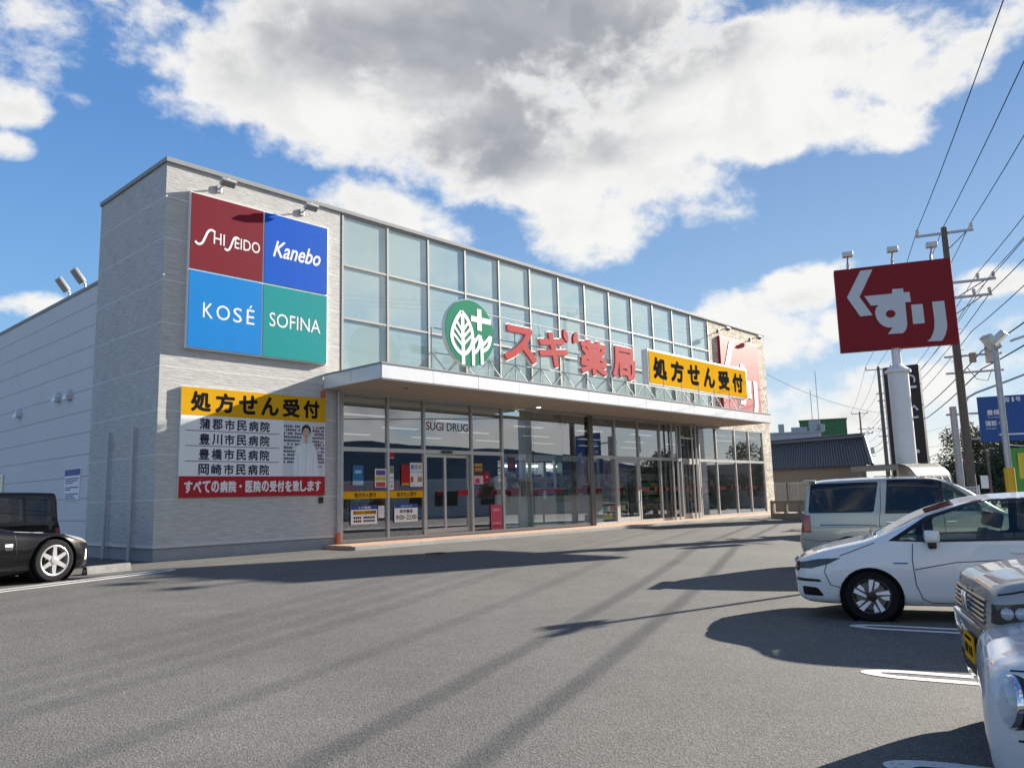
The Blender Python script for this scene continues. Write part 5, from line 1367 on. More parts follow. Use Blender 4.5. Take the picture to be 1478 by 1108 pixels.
# ---- black sports coupe at the left edge
sp = dict(L=4.31, W=1.815, wheel=.33, rim=.235, tyre=.235, axles=(.80, 3.45), style='six', belt=.95, rs=.10, rr=.22, crown=.06, glassmin=.80, gap=.045, inset=.02,
    zt=[(0, .46), (.02, .53), (.1, .60), (.4, .70), (.8, .765), (1.2, .82), (1.45, .86), (1.7, 1.0), (2.1, 1.21), (2.45, 1.30), (2.8, 1.315), (3.2, 1.24), (3.7, 1.05), (4.05, .95), (4.22, .90), (4.29, .75), (4.31, .6)],
    zb=[(0, .36), (.02, .26), (.1, .18), (.4, .14), (3.6, .15), (4.2, .24), (4.31, .42)],
    w=[(0, .48), (.02, .58), (.1, .70), (.3, .82), (.6, .885), (.85, .90), (1.3, .88), (2.2, .875), (3.3, .9075), (3.8, .88), (4.2, .76), (4.31, .6)],
    zs=[(0, .43), (.1, .57), (.35, .665), (.75, .735), (1.1, .745), (1.45, .775), (2.2, .83), (3.3, .88), (4.0, .86), (4.31, .56)],
    wt=[(0, .44), (.1, .60), (.35, .70), (.8, .72), (1.45, .70), (2.1, .55), (2.8, .50), (3.4, .52), (4.1, .6), (4.31, .5)],
    windows=[([(1.85, .885), (3.0, .93), (3.25, 1.0), (2.85, 1.20), (2.3, 1.18)], TINT, 'side_window')], screen=[(1.50, -.62), (1.50, .62), (2.3, .48), (2.3, -.48)], seats=(2.4,), seatz=.38, dash=(1.85, .80))
sp['patches'] = [('headlight', [(.10, .585), (.16, .635), (.40, .705), (.62, .745), (.60, .715), (.38, .635), (.18, .57)], 'Y', LAMPG, (-1, 1), .005, always),
    ('headlight_trim', [(.14, .555), (.18, .565), (.38, .628), (.60, .708), (.60, .695), (.36, .60)], 'Y', AMBER, (-1, 1), .004, always),
    ('nose_intake', [(.0, .24), (.5, .25), (.55, .36), (.0, .38)], 'X', TRIM, (-1, 1), -.004, lambda f: f.calc_center_median().x < .2),
    ('side_reflector', rpoly([(.15, .30), (.165, .47), (.20, .47), (.205, .30)], .015), 'Y', LETW, (-1, 1), .005, always)]
sp['lines'] = [[(1.42, .80), (1.40, .5), (1.45, .25), (2.6, .25), (2.8, .5), (2.85, .88)], [(.62, .75), (.9, .765), (1.4, .80)], [(.28, .62), (.33, .52), (.42, .45)]]
BP = mat('black_paint', (0.004, 0.004, 0.005), 0.3, spec=0.1, coat=0.6)
car = thing('sports_coupe', 'black sports coupe with silver six spoke wheels standing left of the grey corner block', 'car')
bv = build_car(sp, BP, car)
for s in (-1, 1):
    P = surf_line(bv, [(1.52, .60), (1.52, .54)], s)
    MB().bbox(1.46, 1.58, P[0].y - .012, P[0].y + .012, .58, .625, .008).build('side_lamp', LETW, car)
    MB().bbox(1.47, 1.57, P[0].y - .010, P[0].y + .010, .53, .565, .006).build('fender_badge', CHROME, car)
    mirror(car, 1.95, .80, .93, BP, s)
locate(car, 16.5, .80, .88, -2.90, -2.72, 1.14)

# ---- black box wagon behind the coupe
sp = dict(L=3.7, W=1.67, wheel=.30, rim=.2, tyre=.175, axles=(.7, 3.1), style='five', belt=.985, rs=.04, rr=.07, crown=.03, glassmin=.93, gap=.05,
    zt=[(0, .6), (.02, .78), (.1, .92), (.4, 1.0), (.8, 1.04), (1.0, 1.25), (1.25, 1.52), (1.4, 1.60), (1.8, 1.65), (2.6, 1.655), (3.50, 1.64), (3.54, 1.60), (3.58, 1.1), (3.64, .92), (3.68, .85), (3.70, .6)],
    zb=[(0, .45), (.05, .28), (.3, .2), (3.3, .22), (3.65, .33), (3.70, .48)],
    w=[(0, .6), (.03, .7), (.2, .80), (.6, .835), (3.3, .835), (3.50, .815), (3.62, .78), (3.68, .74), (3.70, .66)],
    zs=[(0, .56), (.1, .85), (.5, .93), (1.0, .97), (3.3, .98), (3.58, .96), (3.70, .57)],
    wt=[(0, .55), (.2, .68), (.9, .74), (1.4, .72), (3.45, .71), (3.55, .72), (3.70, .58)],
    windows=[([(1.15, 1.0), (2.0, 1.0), (2.0, 1.52), (1.42, 1.5)], CARGL, 'side_window'), ([(2.08, 1.0), (2.78, 1.0), (2.78, 1.53), (2.08, 1.53)], CARGL, 'side_window'), ([(2.86, 1.0), (3.42, 1.0), (3.40, 1.53), (2.86, 1.53)], TINT, 'side_window')],
    screen=[(.9, -.66), (.9, .66), (1.32, .62), (1.32, -.62)], backlight=[(-.62, 1.02), (.62, 1.02), (.6, 1.52), (-.6, 1.52)], seats=(1.7, 2.5), seatz=.6, dash=(1.2, .98))
sp['patches'] = [('tail_lamp', [(3.5, .62), (3.5, .86), (3.64, .86), (3.7, .62)], 'Y', TAILR, (-1, 1), .004, lambda f: f.calc_center_median().x > 3.3)]
sp['lines'] = [[(2.04, 1.62), (2.04, .3)], [(2.82, 1.6), (2.84, .8), (2.75, .5)]]
car = thing('box_wagon', 'black boxy wagon standing behind the sports coupe beside the white wall', 'car')
bv = build_car(sp, BP, car)
locate(car, 196.5, 3.66, -.80, -1.75, .55, 1.0)
# ------------------------------------------------------------------ parking marks
MARK = mat('road_paint', (0.66, 0.66, 0.64), 0.8, noise=0.12, nscale=14, bump=0.2)
def worn(m):
    """chips where the asphalt shows through the paint"""
    nt = m.node_tree; b = nt.nodes['Principled BSDF']; src = b.inputs['Base Color'].links[0].from_socket
    tc = nt.nodes.new('ShaderNodeTexCoord'); n = nt.nodes.new('ShaderNodeTexNoise'); n.inputs['Scale'].default_value = 26; n.inputs['Detail'].default_value = 8; n.inputs['Roughness'].default_value = 0.75
    nt.links.new(tc.outputs['Object'], n.inputs['Vector'])
    r = nt.nodes.new('ShaderNodeMapRange'); r.inputs[1].default_value = 0.56; r.inputs[2].default_value = 0.62; nt.links.new(n.outputs[0], r.inputs[0])
    mx = nt.nodes.new('ShaderNodeMix'); mx.data_type = 'RGBA'; nt.links.new(r.outputs[0], mx.inputs[0]); nt.links.new(src, mx.inputs[6]); mx.inputs[7].default_value = (0.2, 0.195, 0.18, 1)
    nt.links.new(mx.outputs[2], b.inputs['Base Color'])
worn(MARK)
def stall_mark(X, Y, head, ln, label, w=.11, gap=.13):
    """two parallel stripes joined by a rounded tip, laid 4 mm above the asphalt"""
    t = R(head); c, s = math.cos(t), math.sin(t)
    def g(u, v):
        x, y = X + u * c - v * s, Y + u * s + v * c
        return (x, y, ground_z(y) + .0045)
    ro, ri = gap / 2 + w, gap / 2; mb = MB(); n = max(2, int(ln / .4))
    arc_o = [g(-.42 * math.cos(a) * 1.0 + .42, ro * math.sin(a)) for a in [-PI / 2 + PI * k / 12 for k in range(13)]]
    arc_i = [g(-.26 * math.cos(a) + .42, ri * math.sin(a)) for a in [-PI / 2 + PI * k / 12 for k in range(13)]]
    mb.grid([arc_o, arc_i])
    for q in (-1, 1):
        mb.grid([[g(.42 + (ln - .42) * k / n, q * ro) for k in range(n + 1)], [g(.42 + (ln - .42) * k / n, q * ri) for k in range(n + 1)]])
    tag(mb.build('parking_marking', MARK), label, None, 'white stall markings on the asphalt', 'structure')
for k in range(-1, 5):
    stall_mark(1.68 - 2.32 * (k - 1) , -15.05 - .93 * (k - 1), -77, 4.8, 'white rounded double line marking a stall on the asphalt')
stall_mark(-.55, -2.42, 195.6, 5.0, 'white double line beside the black sports coupe')
t = thing('wheel_stop', 'low concrete wheel stop in front of the black sports coupe', 'wheel stop', (-1.70, -1.95, ground_z(-2)), R(106.5))
MB().prism([(-.085, 0), (-.055, .15), (.055, .15), (.085, 0)], -.48, .48, Matrix.Rotation(PI / 2, 4, 'X')).build('block', mat('worn_concrete', (0.20, 0.20, 0.195), 0.95, noise=0.3, nscale=5, bump=.4), t)
for y in (-.484, .4805): MB().box(-.03, .03, y, y + .0035, .035, .09).build('reflector', LETW, t)

DCP = at(628, 794, 17.9)
dd_ = (1.25 / -ray(628, 794).z); DCP = CAM + ray(628, 794) * dd_
t = thing('drain_cover', 'small round iron drain cover in the asphalt before the pavement', 'drain cover', (DCP.x, DCP.y, ground_z(DCP.y) + .004))
MB().tube([(0, 0, 0), (0, 0, .006)], .26, 24).build('cover', mat('cast_iron', (.06, .055, .05), .7, .3, noise=.3, nscale=20, bump=.5), t)
MB().box(-.12, .12, -.015, .015, .0062, .010).build('grip', BLACK, t)
# road behind the poles
D21 = Vector((.934, .358, 0)); N21 = Vector((-.358, .934, 0)); P1B = Vector((28.65, -10.4, 0))
def rp(a, b, z): p = P1B + D21 * a - N21 * b; return (p.x, p.y, z)
ROADM = mat('road_asphalt', (0.10, 0.10, 0.10), 0.9, noise=0.15, nscale=0.6, bump=0.2)
tag(MB().grid([[rp(a, b, -.324) for a in range(-160, 260, 20)] for b in (2.2, 12.2)]).build('road', ROADM), 'two lane road along the row of utility poles', None, None, 'structure')
tag(MB().grid([[rp(a, b, -.319) for a in range(-160, 260, 20)] for b in (7.1, 7.25)]).build('road_marking', MARK), 'white centre line of the road', None, None, 'structure')
tag(MB().grid([[rp(a, b, z) for a in range(-160, 260, 20)] for b, z in ((.60, -.5), (.60, -.19), (2.2, -.19), (2.2, -.5))][::1]).build('sidewalk', CONC), 'concrete sidewalk under the utility poles', None, None, 'structure')

# ------------------------------------------------------------------ tall pole sign
def hit(px, py, P, e):
    """where the view through a photo pixel crosses the upright plane through P along e: (along, z)"""
    d = ray(px, py)
    den = d.x * e.y - d.y * e.x
    t = ((P.x - CAM.x) * e.y - (P.y - CAM.y) * e.x) / den
    q = CAM + d * t
    return (q - P).dot(e), q.z
PB = at(1302, 600, 32.8); E_ = Vector((math.cos(R(113)), math.sin(R(113)), 0))
c4 = [hit(*q, PB, E_) for q in ((1203.5, 392.5), (1372, 374), (1381, 495), (1213, 510))]
xl = (c4[0][0] + c4[3][0]) / 2; xr = (c4[1][0] + c4[2][0]) / 2; zt_ = (c4[0][1] + c4[1][1]) / 2; zb_ = (c4[2][1] + c4[3][1]) / 2
ps = thing('pole_sign', 'tall white pole carrying a shade-toned red panel with white lettering and three lamps', 'sign', (PB.x, PB.y, -.33), R(113 + 180))
zt_ += .33; zb_ += .33; w = xl - xr; cx = -(xl + xr) / 2; h = zt_ - zb_
MB().tube([(0, 0, 0), (0, 0, zb_ - .95)], .36, 28).build('pole', WHITE, ps, 60)
q = MB()
for z0, z1, a, b_ in ((zb_ - .95, zb_ - .93, .38, .46), (zb_ - .93, zb_ - .84, .46, .46), (zb_ - .84, zb_ - .62, .44, .17), (zb_ - .62, zb_ + .1, .16, .16)):
    q.tube([(0, 0, z0), (0, 0, z1)], (a, b_), 28)
q.build('pole_neck', WHITE, ps, 50)
pn = MB().bbox(cx - w / 2, cx + w / 2, -.24, .24, zb_, zt_, .012).build('panel', flat_mat('shade_red_panel', (0.22, 0.006, 0.012), 0.6), ps)  # red darkened: shade of the back-lit face put into the colour
word_panel(ps, w, h, pn.data.materials[0], mat('letter_white_shaded', (0.55, 0.57, 0.6), 0.6), face_y(cx, 0, (zb_ + zt_) / 2), .2405)  # white letters greyed, their shade is in the colour too
for k in (-.37, .02, .35):
    o = MB().tube([(cx + w * k, -.0, zt_ - .01), (cx + w * k, -.05, zt_ + .25), (cx + w * k, -.35, zt_ + .42)], .035, 8).build('lamp_arm', GALV, ps, True)
    MB().bbox(cx + w * k - .19, cx + w * k + .19, -.52, -.26, zt_ + .42, zt_ + .62, .03).build('lamp', LAMPM, ps, 40)
    MB().tube([(cx + w * k, .0, zt_ + .25), (cx + w * k, .0, zt_ + .02)], .05, 8).build('lamp_base', GALV, ps, True)

# black salon pylon behind it
PC = at(1308, 600, 45)
fa_ = math.atan2(PC.y - CAM.y, PC.x - CAM.x)
py_ = thing('pylon_sign', 'black pylon sign with white vertical lettering behind the white pole', 'sign', (PC.x, PC.y, -.33), fa_ - PI / 2 - R(12))
MB().bbox(-.83, .83, -.25, .25, 0, 7.75, .02).build('board', BLACK, py_)
MB().bbox(-.90, -.835, -.26, .26, 0, 7.75, .01).build('edge_panel', WHITE, py_)
L = MB(); RT = Matrix.Translation((0, 0, 0)) @ Matrix.Rotation(PI / 2, 4, 'X')
def turned(ch, z, w_, h_):
    text(L, ch, 0, 0, w_, h_, Matrix.Translation((.22, -.252, z + .33)) @ Matrix.Rotation(PI / 2, 4, 'X') @ Matrix.Translation((0, w_, 0)) @ Matrix.Rotation(-PI / 2, 4, 'Z'), .03)
turned('C', 6.50, .42, .42); turned('l', 6.22, .12, .44); 
strokes(L, [(.24, 5.32), (.46, 5.55), (.62, 5.32)], .1, face_y(0, -.252, .1), 0, .004)
strokes(L, [(.22, 4.95), (.62, 4.97)], .09, face_y(0, -.252, .1), 0, .004)
L.prism([(.42 + .1 * math.cos(a), 3.35 + .1 * math.sin(a)) for a in [2 * PI * i / 16 for i in range(16)]], 0, .004, face_y(0, -.252, 0))
strokes(L, [(.38, 2.75), (.58, 2.5)], .1, face_y(0, -.252, 0), 0, .004)
L.build('lettering', LETW, py_)

# ------------------------------------------------------------------ utility poles and overhead lines
POLE = mat('concrete_pole', (0.13, 0.115, 0.10), 0.9, noise=0.18, nscale=5, bump=0.2)
PORC = mat('porcelain', (0.62, 0.60, 0.56), 0.3)
WIREM = mat('cable_black', (0.02, 0.022, 0.025), 0.95, spec=0.05)
def utility_pole(P, top, label, r0=.19, r1=.12, full=True):
    t = thing('utility_pole', label, 'utility pole', (P.x, P.y, -.33), R(21), 'utility poles along the road'); H_ = top + .33
    MB().tube([(0, 0, -.3), (0, 0, H_)], (r0, r1), 18).build('pole', POLE, t, 60)
    for z, a, b_ in ((H_ - .25, -1.1, 1.1), (H_ - 2.45, -1.7, .35), (H_ - 3.1, -1.5, .3)):
        c = MB().bbox(-.05, .05, a, b_, z - .05, z + .05, .008).tube([(0.06, -.1, z - .7), (0.06, a * .75, z - .04)], .025, 6).build('crossarm', GALV, t)
        for y in ((a + .08, (a + b_) / 2, b_ - .08) if a < -1 and z > H_ - 1 else (a + .08, a + .65)):
            q = MB(); q.tube([(0, y, z + .05), (0, y, z + .12), (0, y, z + .16), (0, y, z + .20), (0, y, z + .25), (0, y, z + .30)], (.05, .05, .085, .05, .085, .04), 12); q.build('insulator', PORC, c, 50)
    if full:
        for z in (H_ - 5.6, H_ - 6.3):
            MB().bbox(-.04, .04, -1.6, .5, z - .04, z + .04, .008).build('crossarm', GALV, t)
        MB().tube([(0, -1.25, H_ - 5.95), (0, -1.25, H_ - 5.2)], .26, 16).bbox(-.12, .12, -1.37, -1.13, H_ - 5.21, H_ - 5.05, .02).build('transformer', LAMPM, t, 40)
        MB().bbox(-.12, .12, -.66, -.42, H_ - 5.9, H_ - 5.5, .02).build('junction_case', mat('case_tan', (.34, .28, .2), .6), t)
        MB().tube([(0, -1.2, H_ - 6.2), (0.05, -1.0, H_ - 6.7), (0, -.6, H_ - 6.6), (0, -.3, H_ - 6.1)], .015, 6).build('drop_cable', WIREM, t, True)
    MB().tube([(0, .14, H_ - 3.0), (0, .14, 1.0)], .035, 8).build('conduit', GALV, t, True)
    for k in range(6): MB().tube([(0, -.25 if k % 2 else .25, H_ - 4 - .45 * k), (0, 0, H_ - 4 - .45 * k)], .012, 5).build('step_bolt', GALV, t)
    return t
P1 = at(1403, 705, 37.5); P2 = at(1274, 600, 78); P3 = at(1241, 600, 122); PN = P1 - D21 * 36
utility_pole(P1, 12.2, 'tall dark utility pole with transformer arm right behind the red pole sign')
utility_pole(P2, 12.1, 'dark utility pole between the tiled house and the white sign pole')
utility_pole(P3, 12.0, 'farthest thin utility pole above the tiled roof', .17, .10)
utility_pole(P1 + D21 * -36, 12.2, 'utility pole on the road side behind the camera')
t = thing('utility_pole', 'short far pole with grey transformer beside the green building', 'utility pole', tuple(at(1229, 640, 118) * 1.0)[:2] + (-.33,), R(21), 'utility poles along the road')
MB().tube([(0, 0, -.3), (0, 0, 8.6)], (.17, .11), 12).build('pole', POLE, t, 60); MB().bbox(-.05, .05, -1.0, 1.0, 7.0, 7.1, .01).build('crossarm', GALV, t); MB().tube([(0, -.5, 4.9), (0, -.5, 5.9)], .35, 14).build('transformer', LAMPM, t, 40)
def sag(A, B, s_, n=14): return [A.lerp(B, k / n) - Vector((0, 0, 4 * s_ * (k / n) * (1 - k / n))) for k in range(n + 1)]
wires = [(11.98 + .25, 1.02, .014, 'topmost'), (12.0 + .25, 0, .014, 'second'), (12.0 + .25, -1.02, .014, 'third'), (9.8 + .25, -1.62, .013, 'fourth'), (9.8 + .25, -1.05, .013, 'fifth'), (9.15, -1.42, .016, 'sixth'), (9.15, -.85, .013, 'seventh'),
         (7.6, -.6, .014, 'eighth'), (6.75, -.9, .023, 'ninth, thickest'), (6.0, -.82, .024, 'lowest, thick')]
for z, o, r_, nm in wires:
    pts = []
    for a, b_, s_ in ((-108, -36, 1.3), (-36, 0, .45), (0, (P2 - P1).length, .5), ((P2 - P1).length, (P3 - P1).length, .5)):
        def pt(u):
            Q = P1 + D21 * u if u <= 0 else (P1.lerp(P2, u / (P2 - P1).length) if u <= (P2 - P1).length + .01 else P3)
            return Vector((Q.x, Q.y, z)) + N21 * o
        q = sag(pt(a), pt(b_), s_, 10); pts += q if not pts else q[1:]
    tag(MB().tube(pts, r_, 6).build('overhead_cable', WIREM, smooth=True), nm + ' overhead cable strung between the roadside poles, counted from the top', 'cable', 'overhead cables along the road')
for k, (a, b_, s_) in enumerate(((at(1106, 540, 60), Vector((P2.x, P2.y, 7.9)), .5), (Vector((P2.x, P2.y, 6.4)), at(1110, 632, 140), .8), (Vector((P2.x, P2.y, 5.2)), at(1478, 560, 150), .9), (Vector((P2.x, P2.y, 4.6)), at(1478, 616, 150), .7))):
    tag(MB().tube(sag(a, b_, s_), .014, 5).build('overhead_cable', WIREM), ('thin wire from the middle pole to behind the store roof', 'low thin wire from the middle pole leftwards past the green building', 'higher far wire crossing low sky from the middle pole to the right', 'lower far wire crossing low sky from the middle pole to the right')[k], 'cable', 'service wires of the middle pole')

# floodlight pole with yellow foot
FP = at(1459, 700, 19.4)
t = thing('floodlight_pole', 'grey steel light pole with yellow foot guard and two floodlights', 'light pole', (FP.x, FP.y, -.33), R(120))
MB().tube([(0, 0, 0), (0, 0, 4.55)], .062, 14).build('pole', GALV, t, 60)
YP = mat('yellow_guard', (0.55, 0.33, 0.012), 0.6, noise=0.12, nscale=8)
MB().tube([(0, 0, 0), (0, 0, 1.92)], .098, 16).build('foot_guard', YP, t, 60)
MB().tube([(0, -.32, 4.42), (0, .32, 4.42)], .028, 8).build('crossarm', GALV, t, True)
LIT = mat('sunlit_lens', (0.75, 0.72, 0.65), 0.2, coat=0.6)
for y, a, yaw in ((-.22, -50, 20), (.24, 40, -30)):
    Mx = Matrix.Translation((0, y, 4.62)) @ Matrix.Rotation(R(yaw), 4, 'Z') @ Matrix.Rotation(R(a), 4, 'Y')
    o = MB().bbox(-.17, .17, -.14, .14, -.06, .06, .02, Mx).build('floodlight', LAMPM, t, 40)
    MB().bbox(-.14, .14, -.115, .115, -.068, -.061, .003, Mx).build('lens', LIT, o)

# direction sign gantry and street lamp
GP_ = at(1383, 660, 40.5)
t = thing('direction_sign', 'blue road direction sign with white place names on a grey post', 'road sign', (GP_.x, GP_.y, -.33), R(-70))
MB().tube([(0, 0, 0), (0, 0, 5.1)], .15, 16).build('post', GALV, t, 60)
for z in (3.62, 4.75): MB().tube([(-.3, 0, z), (4.6, 0, z)], .045, 10).build('arm', GALV, t, True)
SB = mat('sign_blue', (0.008, 0.075, 0.30), 0.45, noise=0.05)
bd = MB().bbox(.95, 4.5, -.10, -.05, 3.45, 5.45, .008).build('board', SB, t)
L = MB(); ms = face_y(0, -.102, 0)
text(L, '豊橋', 1.28, 4.62, .50, .24, ms, .03); text(L, 'Toyohashi', 1.30, 4.47, .46, .09, ms, .0)
text(L, '蒲郡', 1.18, 4.14, .44, .24, ms, .03); text(L, '市街', 1.68, 4.17, .34, .17, ms, .02); text(L, 'Gamagori', 1.20, 3.99, .40, .09, ms, .0)
text(L, '岡崎', 3.70, 4.10, .50, .24, ms, .03)
strokes(L, [(1.85, 3.75), (3.7, 3.75)], .06, ms, 0, .003)
L.prism([(1.62, 3.75), (1.87, 3.86), (1.87, 3.64)], .001, .004, ms); L.prism([(3.92, 3.75), (3.67, 3.86), (3.67, 3.64)], .001, .004, ms)
strokes(L, [(2.75, 3.6), (2.75, 4.6)], .06, ms, 0, .002)
text(L, '国', 1.98, 5.16, .2, .2, ms, .03); text(L, '1', 2.28, 5.16, .08, .2, ms, .02); text(L, '号', 2.42, 5.16, .2, .2, ms, .03)
L.build('lettering', LETW, bd)
SL = at(1398, 650, 43)
t = thing('street_lamp', 'grey curved arm street lamp reaching over the road sign', 'street lamp', (SL.x, SL.y, -.33), R(-62))
MB().tube([(0, 0, 3.4), (0, 0, 4.95), (.03, 0, 5.35), (.22, 0, 5.72), (.6, 0, 5.92), (1.7, 0, 6.30), (2.7, 0, 6.66)], .05, 10).tube([(0, 0, 0), (0, 0, 3.4)], .06, 10).build('post', GALV, t, True)
MB().bbox(-.12, .12, -.16, .16, 4.2, 5.2, .03).build('control_box', LAMPM, t)
MB().bbox(2.65, 3.45, -.13, .13, -.05, .06, .04, Matrix.Translation((0, 0, 6.70)) @ Matrix.Rotation(R(-17), 4, 'Y') @ Matrix.Translation((0, 0, .85))).build('lamp_head', LAMPM, t, 40)

# ------------------------------------------------------------------ houses and buildings on the right
def wave_roof(mb, A, B, C, D, n, amp):
    """A-B ridge, D-C eaves; n tile columns"""
    up = (B - A).cross(D - A).normalized(); up = up if up.z > 0 else -up
    P = []
    for i in range(n * 6 + 1):
        u = i / (n * 6); o = up * amp * (abs(math.sin(PI * u * n)))
        P.append([A.lerp(B, u).lerp(D.lerp(C, u), v) + o + up * (.04 * ((v * 14) % 1)) for v in [k / 56 for k in range(57)]])
    mb.grid(P)
TILE = mat('roof_tile', (0.035, 0.038, 0.045), 0.45, noise=0.25, nscale=3)
HW = mat('house_plaster_shaded', (0.10, 0.085, 0.07), 0.9, noise=0.12)  # plaster darkened, the wall's shade is put into the colour
hs_ = thing('tiled_house', 'low house with dark grey tiled roof right of the store', 'house', (0, 0, -.33))
hs_.location = (40.4, .3, -.33)
off = Vector((40.4, .3, -.33))
a, b_ = at(1095, 641, 60) - off, at(1247, 634.5, 56) - off
d_, c_ = at(1085, 679, 55) - off, at(1259, 672.5, 51) - off
zr = (a.z + b_.z) / 2; ze = (c_.z + d_.z) / 2; a.z = b_.z = zr; c_.z = d_.z = ze
bk = (a - d_).normalized(); bk.z = 0
e1, e0 = b_ + (b_ - c_), a + (a - d_); e1.z = e0.z = ze
m_ = MB(); wave_roof(m_, a, b_, c_, d_, 46, .07); wave_roof(m_, a, b_, e1, e0, 46, .07)
m_.tube([a + Vector((0, 0, .12)), b_ + Vector((0, 0, .12))], .22, 10).tube([b_ + Vector((0, 0, .06)), c_ + Vector((0, 0, .06))], .11, 8)
m_.build('roof', TILE, hs_, 50)
ins_ = lambda p, q, k: p.lerp(q, k)
cc, dd, ee0, ee1 = [v.copy() for v in (c_, d_, e0, e1)]
ctr = (cc + dd + ee0 + ee1) / 4
wl = MB(); q4 = [v.lerp(ctr, .09) for v in (dd, cc, ee1, ee0)]
vs = [Vector((v.x, v.y, 0)) for v in q4] + [Vector((v.x, v.y, ze + .1)) for v in q4]
wl.add(vs, [(0, 1, 5, 4), (1, 2, 6, 5), (2, 3, 7, 6), (3, 0, 4, 7)])
wl.add([q4[1] + Vector((0, 0, .1)), q4[2] + Vector((0, 0, .1)), b_ + Vector((0, 0, -.15))], [(0, 1, 2)])
wl.build('wall', HW, hs_)
fd = (q4[1] - q4[0]); fl_ = fd.length; fd.normalize(); fo = Vector((fd.y, -fd.x, 0)); fo = fo if fo.dot(CAM - off - q4[0]) > 0 else -fo
for k in range(4):
    p0 = q4[0] + fd * (fl_ * (.18 + .22 * k)); p0.z = 0
    Mx = Matrix.Translation(p0 + fo * .03) @ Matrix.Rotation(math.atan2(fd.y, fd.x), 4, 'Z')
    wf_ = MB().box(-.95, .95, -.03, .02, .85, .93, Mx).box(-.95, .95, -.03, .02, 2.0, 2.08, Mx).box(-.95, -.88, -.03, .02, .93, 2.0, Mx).box(.88, .95, -.03, .02, .93, 2.0, Mx).box(-.03, .03, -.02, .02, .93, 2.0, Mx).build('window', DKM, hs_)
    MB().box(-.88, .88, -.004, .012, .93, 2.0, Mx).build('pane', DARKGLASS, wf_)
def block(name, label, pxs, t_, depth, m_, feats=()):
    """box building whose visible front stands between two photo columns t_ metres away"""
    x0, x1, yt = pxs
    A, Bq = at(x0, 690, t_), at(x1, 690, t_); top = at((x0 + x1) / 2, yt, t_).z + .33
    d = (Bq - A); ln = math.hypot(d.x, d.y); rz = math.atan2(d.y, d.x)
    t = thing(name, label, 'building', (A.x, A.y, -.33), rz)
    MB().bbox(0, ln, 0, depth, 0, top, .05).build('wall', m_, t)
    MB().box(-.1, ln + .1, -.1, depth + .1, top, top + .18).build('parapet', m_, t)
    for k in range(int(ln / 3)):
        for z in [1.2 + 3.0 * j for j in range(max(1, int((top - 1) / 3)))]:
            wn = MB().box(.8 + 3 * k - .06, 2.2 + 3 * k + .06, -.05, -.002, z - .06, z + 1.36).build('window', ALU, t)
            MB().box(.8 + 3 * k, 2.2 + 3 * k, -.06, -.051, z, z + 1.3).build('pane', DARKGLASS, wn)
    return t, ln, top
GRB = mat('grey_render', (0.34, 0.37, 0.41), 0.8, noise=0.06, nscale=1)
GRN = mat('green_cladding', (0.03, 0.13, 0.045), 0.6, noise=0.08, nscale=.6, stretch=(1, 1, .1))
t, ln, top = block('grey_building', 'flat grey building with roof notches behind the tiled house', (1080, 1190, 626), 88, 8, GRB)
for k, (u, w_, h_) in enumerate(((.45, .6, .9), (.62, 1.6, .5), (.86, 1.1, 1.1), (.94, .9, .7))): MB().bbox(ln * u, ln * u + w_, .5, 2, top + .18, top + .18 + h_, .04).build('roof_unit', GRB, t)
t, ln, top = block('green_building', 'tall dark green clad building behind the grey one', (1160, 1229, 606), 128, 10, GRN)
for u, h_ in ((.28, 5), (.42, 8)): MB().tube([(ln * u, 3, top), (ln * u, 3, top + h_)], .05, 6).build('antenna', GALV, t)
for k, (x0, x1, yt, tt, c_) in enumerate(((1355, 1372, 681, 150, (.2, .2, .22)), (1340, 1358, 686, 170, (.34, .32, .3)), (1262, 1290, 688, 160, (.3, .28, .26)), (1405, 1478, 690, 140, (.25, .25, .26)))):
    block('distant_house', ('narrow grey distant house left of the post of the road sign', 'pale distant house left of the narrow grey one', 'brown distant house below the middle utility pole', 'long grey distant building behind the trees on the right')[k], (x0, x1, yt), tt, 8, mat('distant_wall', c_, .9, noise=.1))

# carport with curved roof
CP0, CP1 = at(1236, 680, 31.5), at(1328, 684, 30)
dv = CP1 - CP0; ln = math.hypot(dv.x, dv.y)
t = thing('carport', 'beige carport with curved ribbed roof behind the minivan', 'carport', (CP0.x, CP0.y, -.33), math.atan2(dv.y, dv.x))
BEI = mat('carport_beige', (0.42, 0.38, 0.30), 0.5, 0.2, noise=0.06)
top = 2.33; prof = [(0, top)] + [(ln - .75 + .75 * math.sin(a), top - .75 + .75 * math.cos(a)) for a in [PI / 2 * k / 8 for k in range(9)]]
for k in range(5):
    y = k * .4
    MB().tube([(p[0], y, p[1] - .03) for p in prof], .045, 6).build('rib', BEI, t, True)
rf = MB().grid([[(p[0], y, p[1] + .03) for p in prof] for y in (-.1, 1.75)]); rf.grid([[(p[0], y, p[1] + .055) for p in prof] for y in (-.1, 1.75)]); rf.grid([[(p[0], -.1, p[1] + z) for p in prof] for z in (.03, .055)])
rf.build('roof_sheet', mat('smoked_sheet', (0.25, 0.22, 0.17), 0.35, noise=.1), t, True)
for y in (0.0, 1.5): MB().box(.1, .2, y, y + .1, 0, top - .05).build('post', BEI, t)
MB().bbox(-.1, ln - .7, -.16, -.103, top - .16, top + .02, .01).build('gutter', BEI, t)

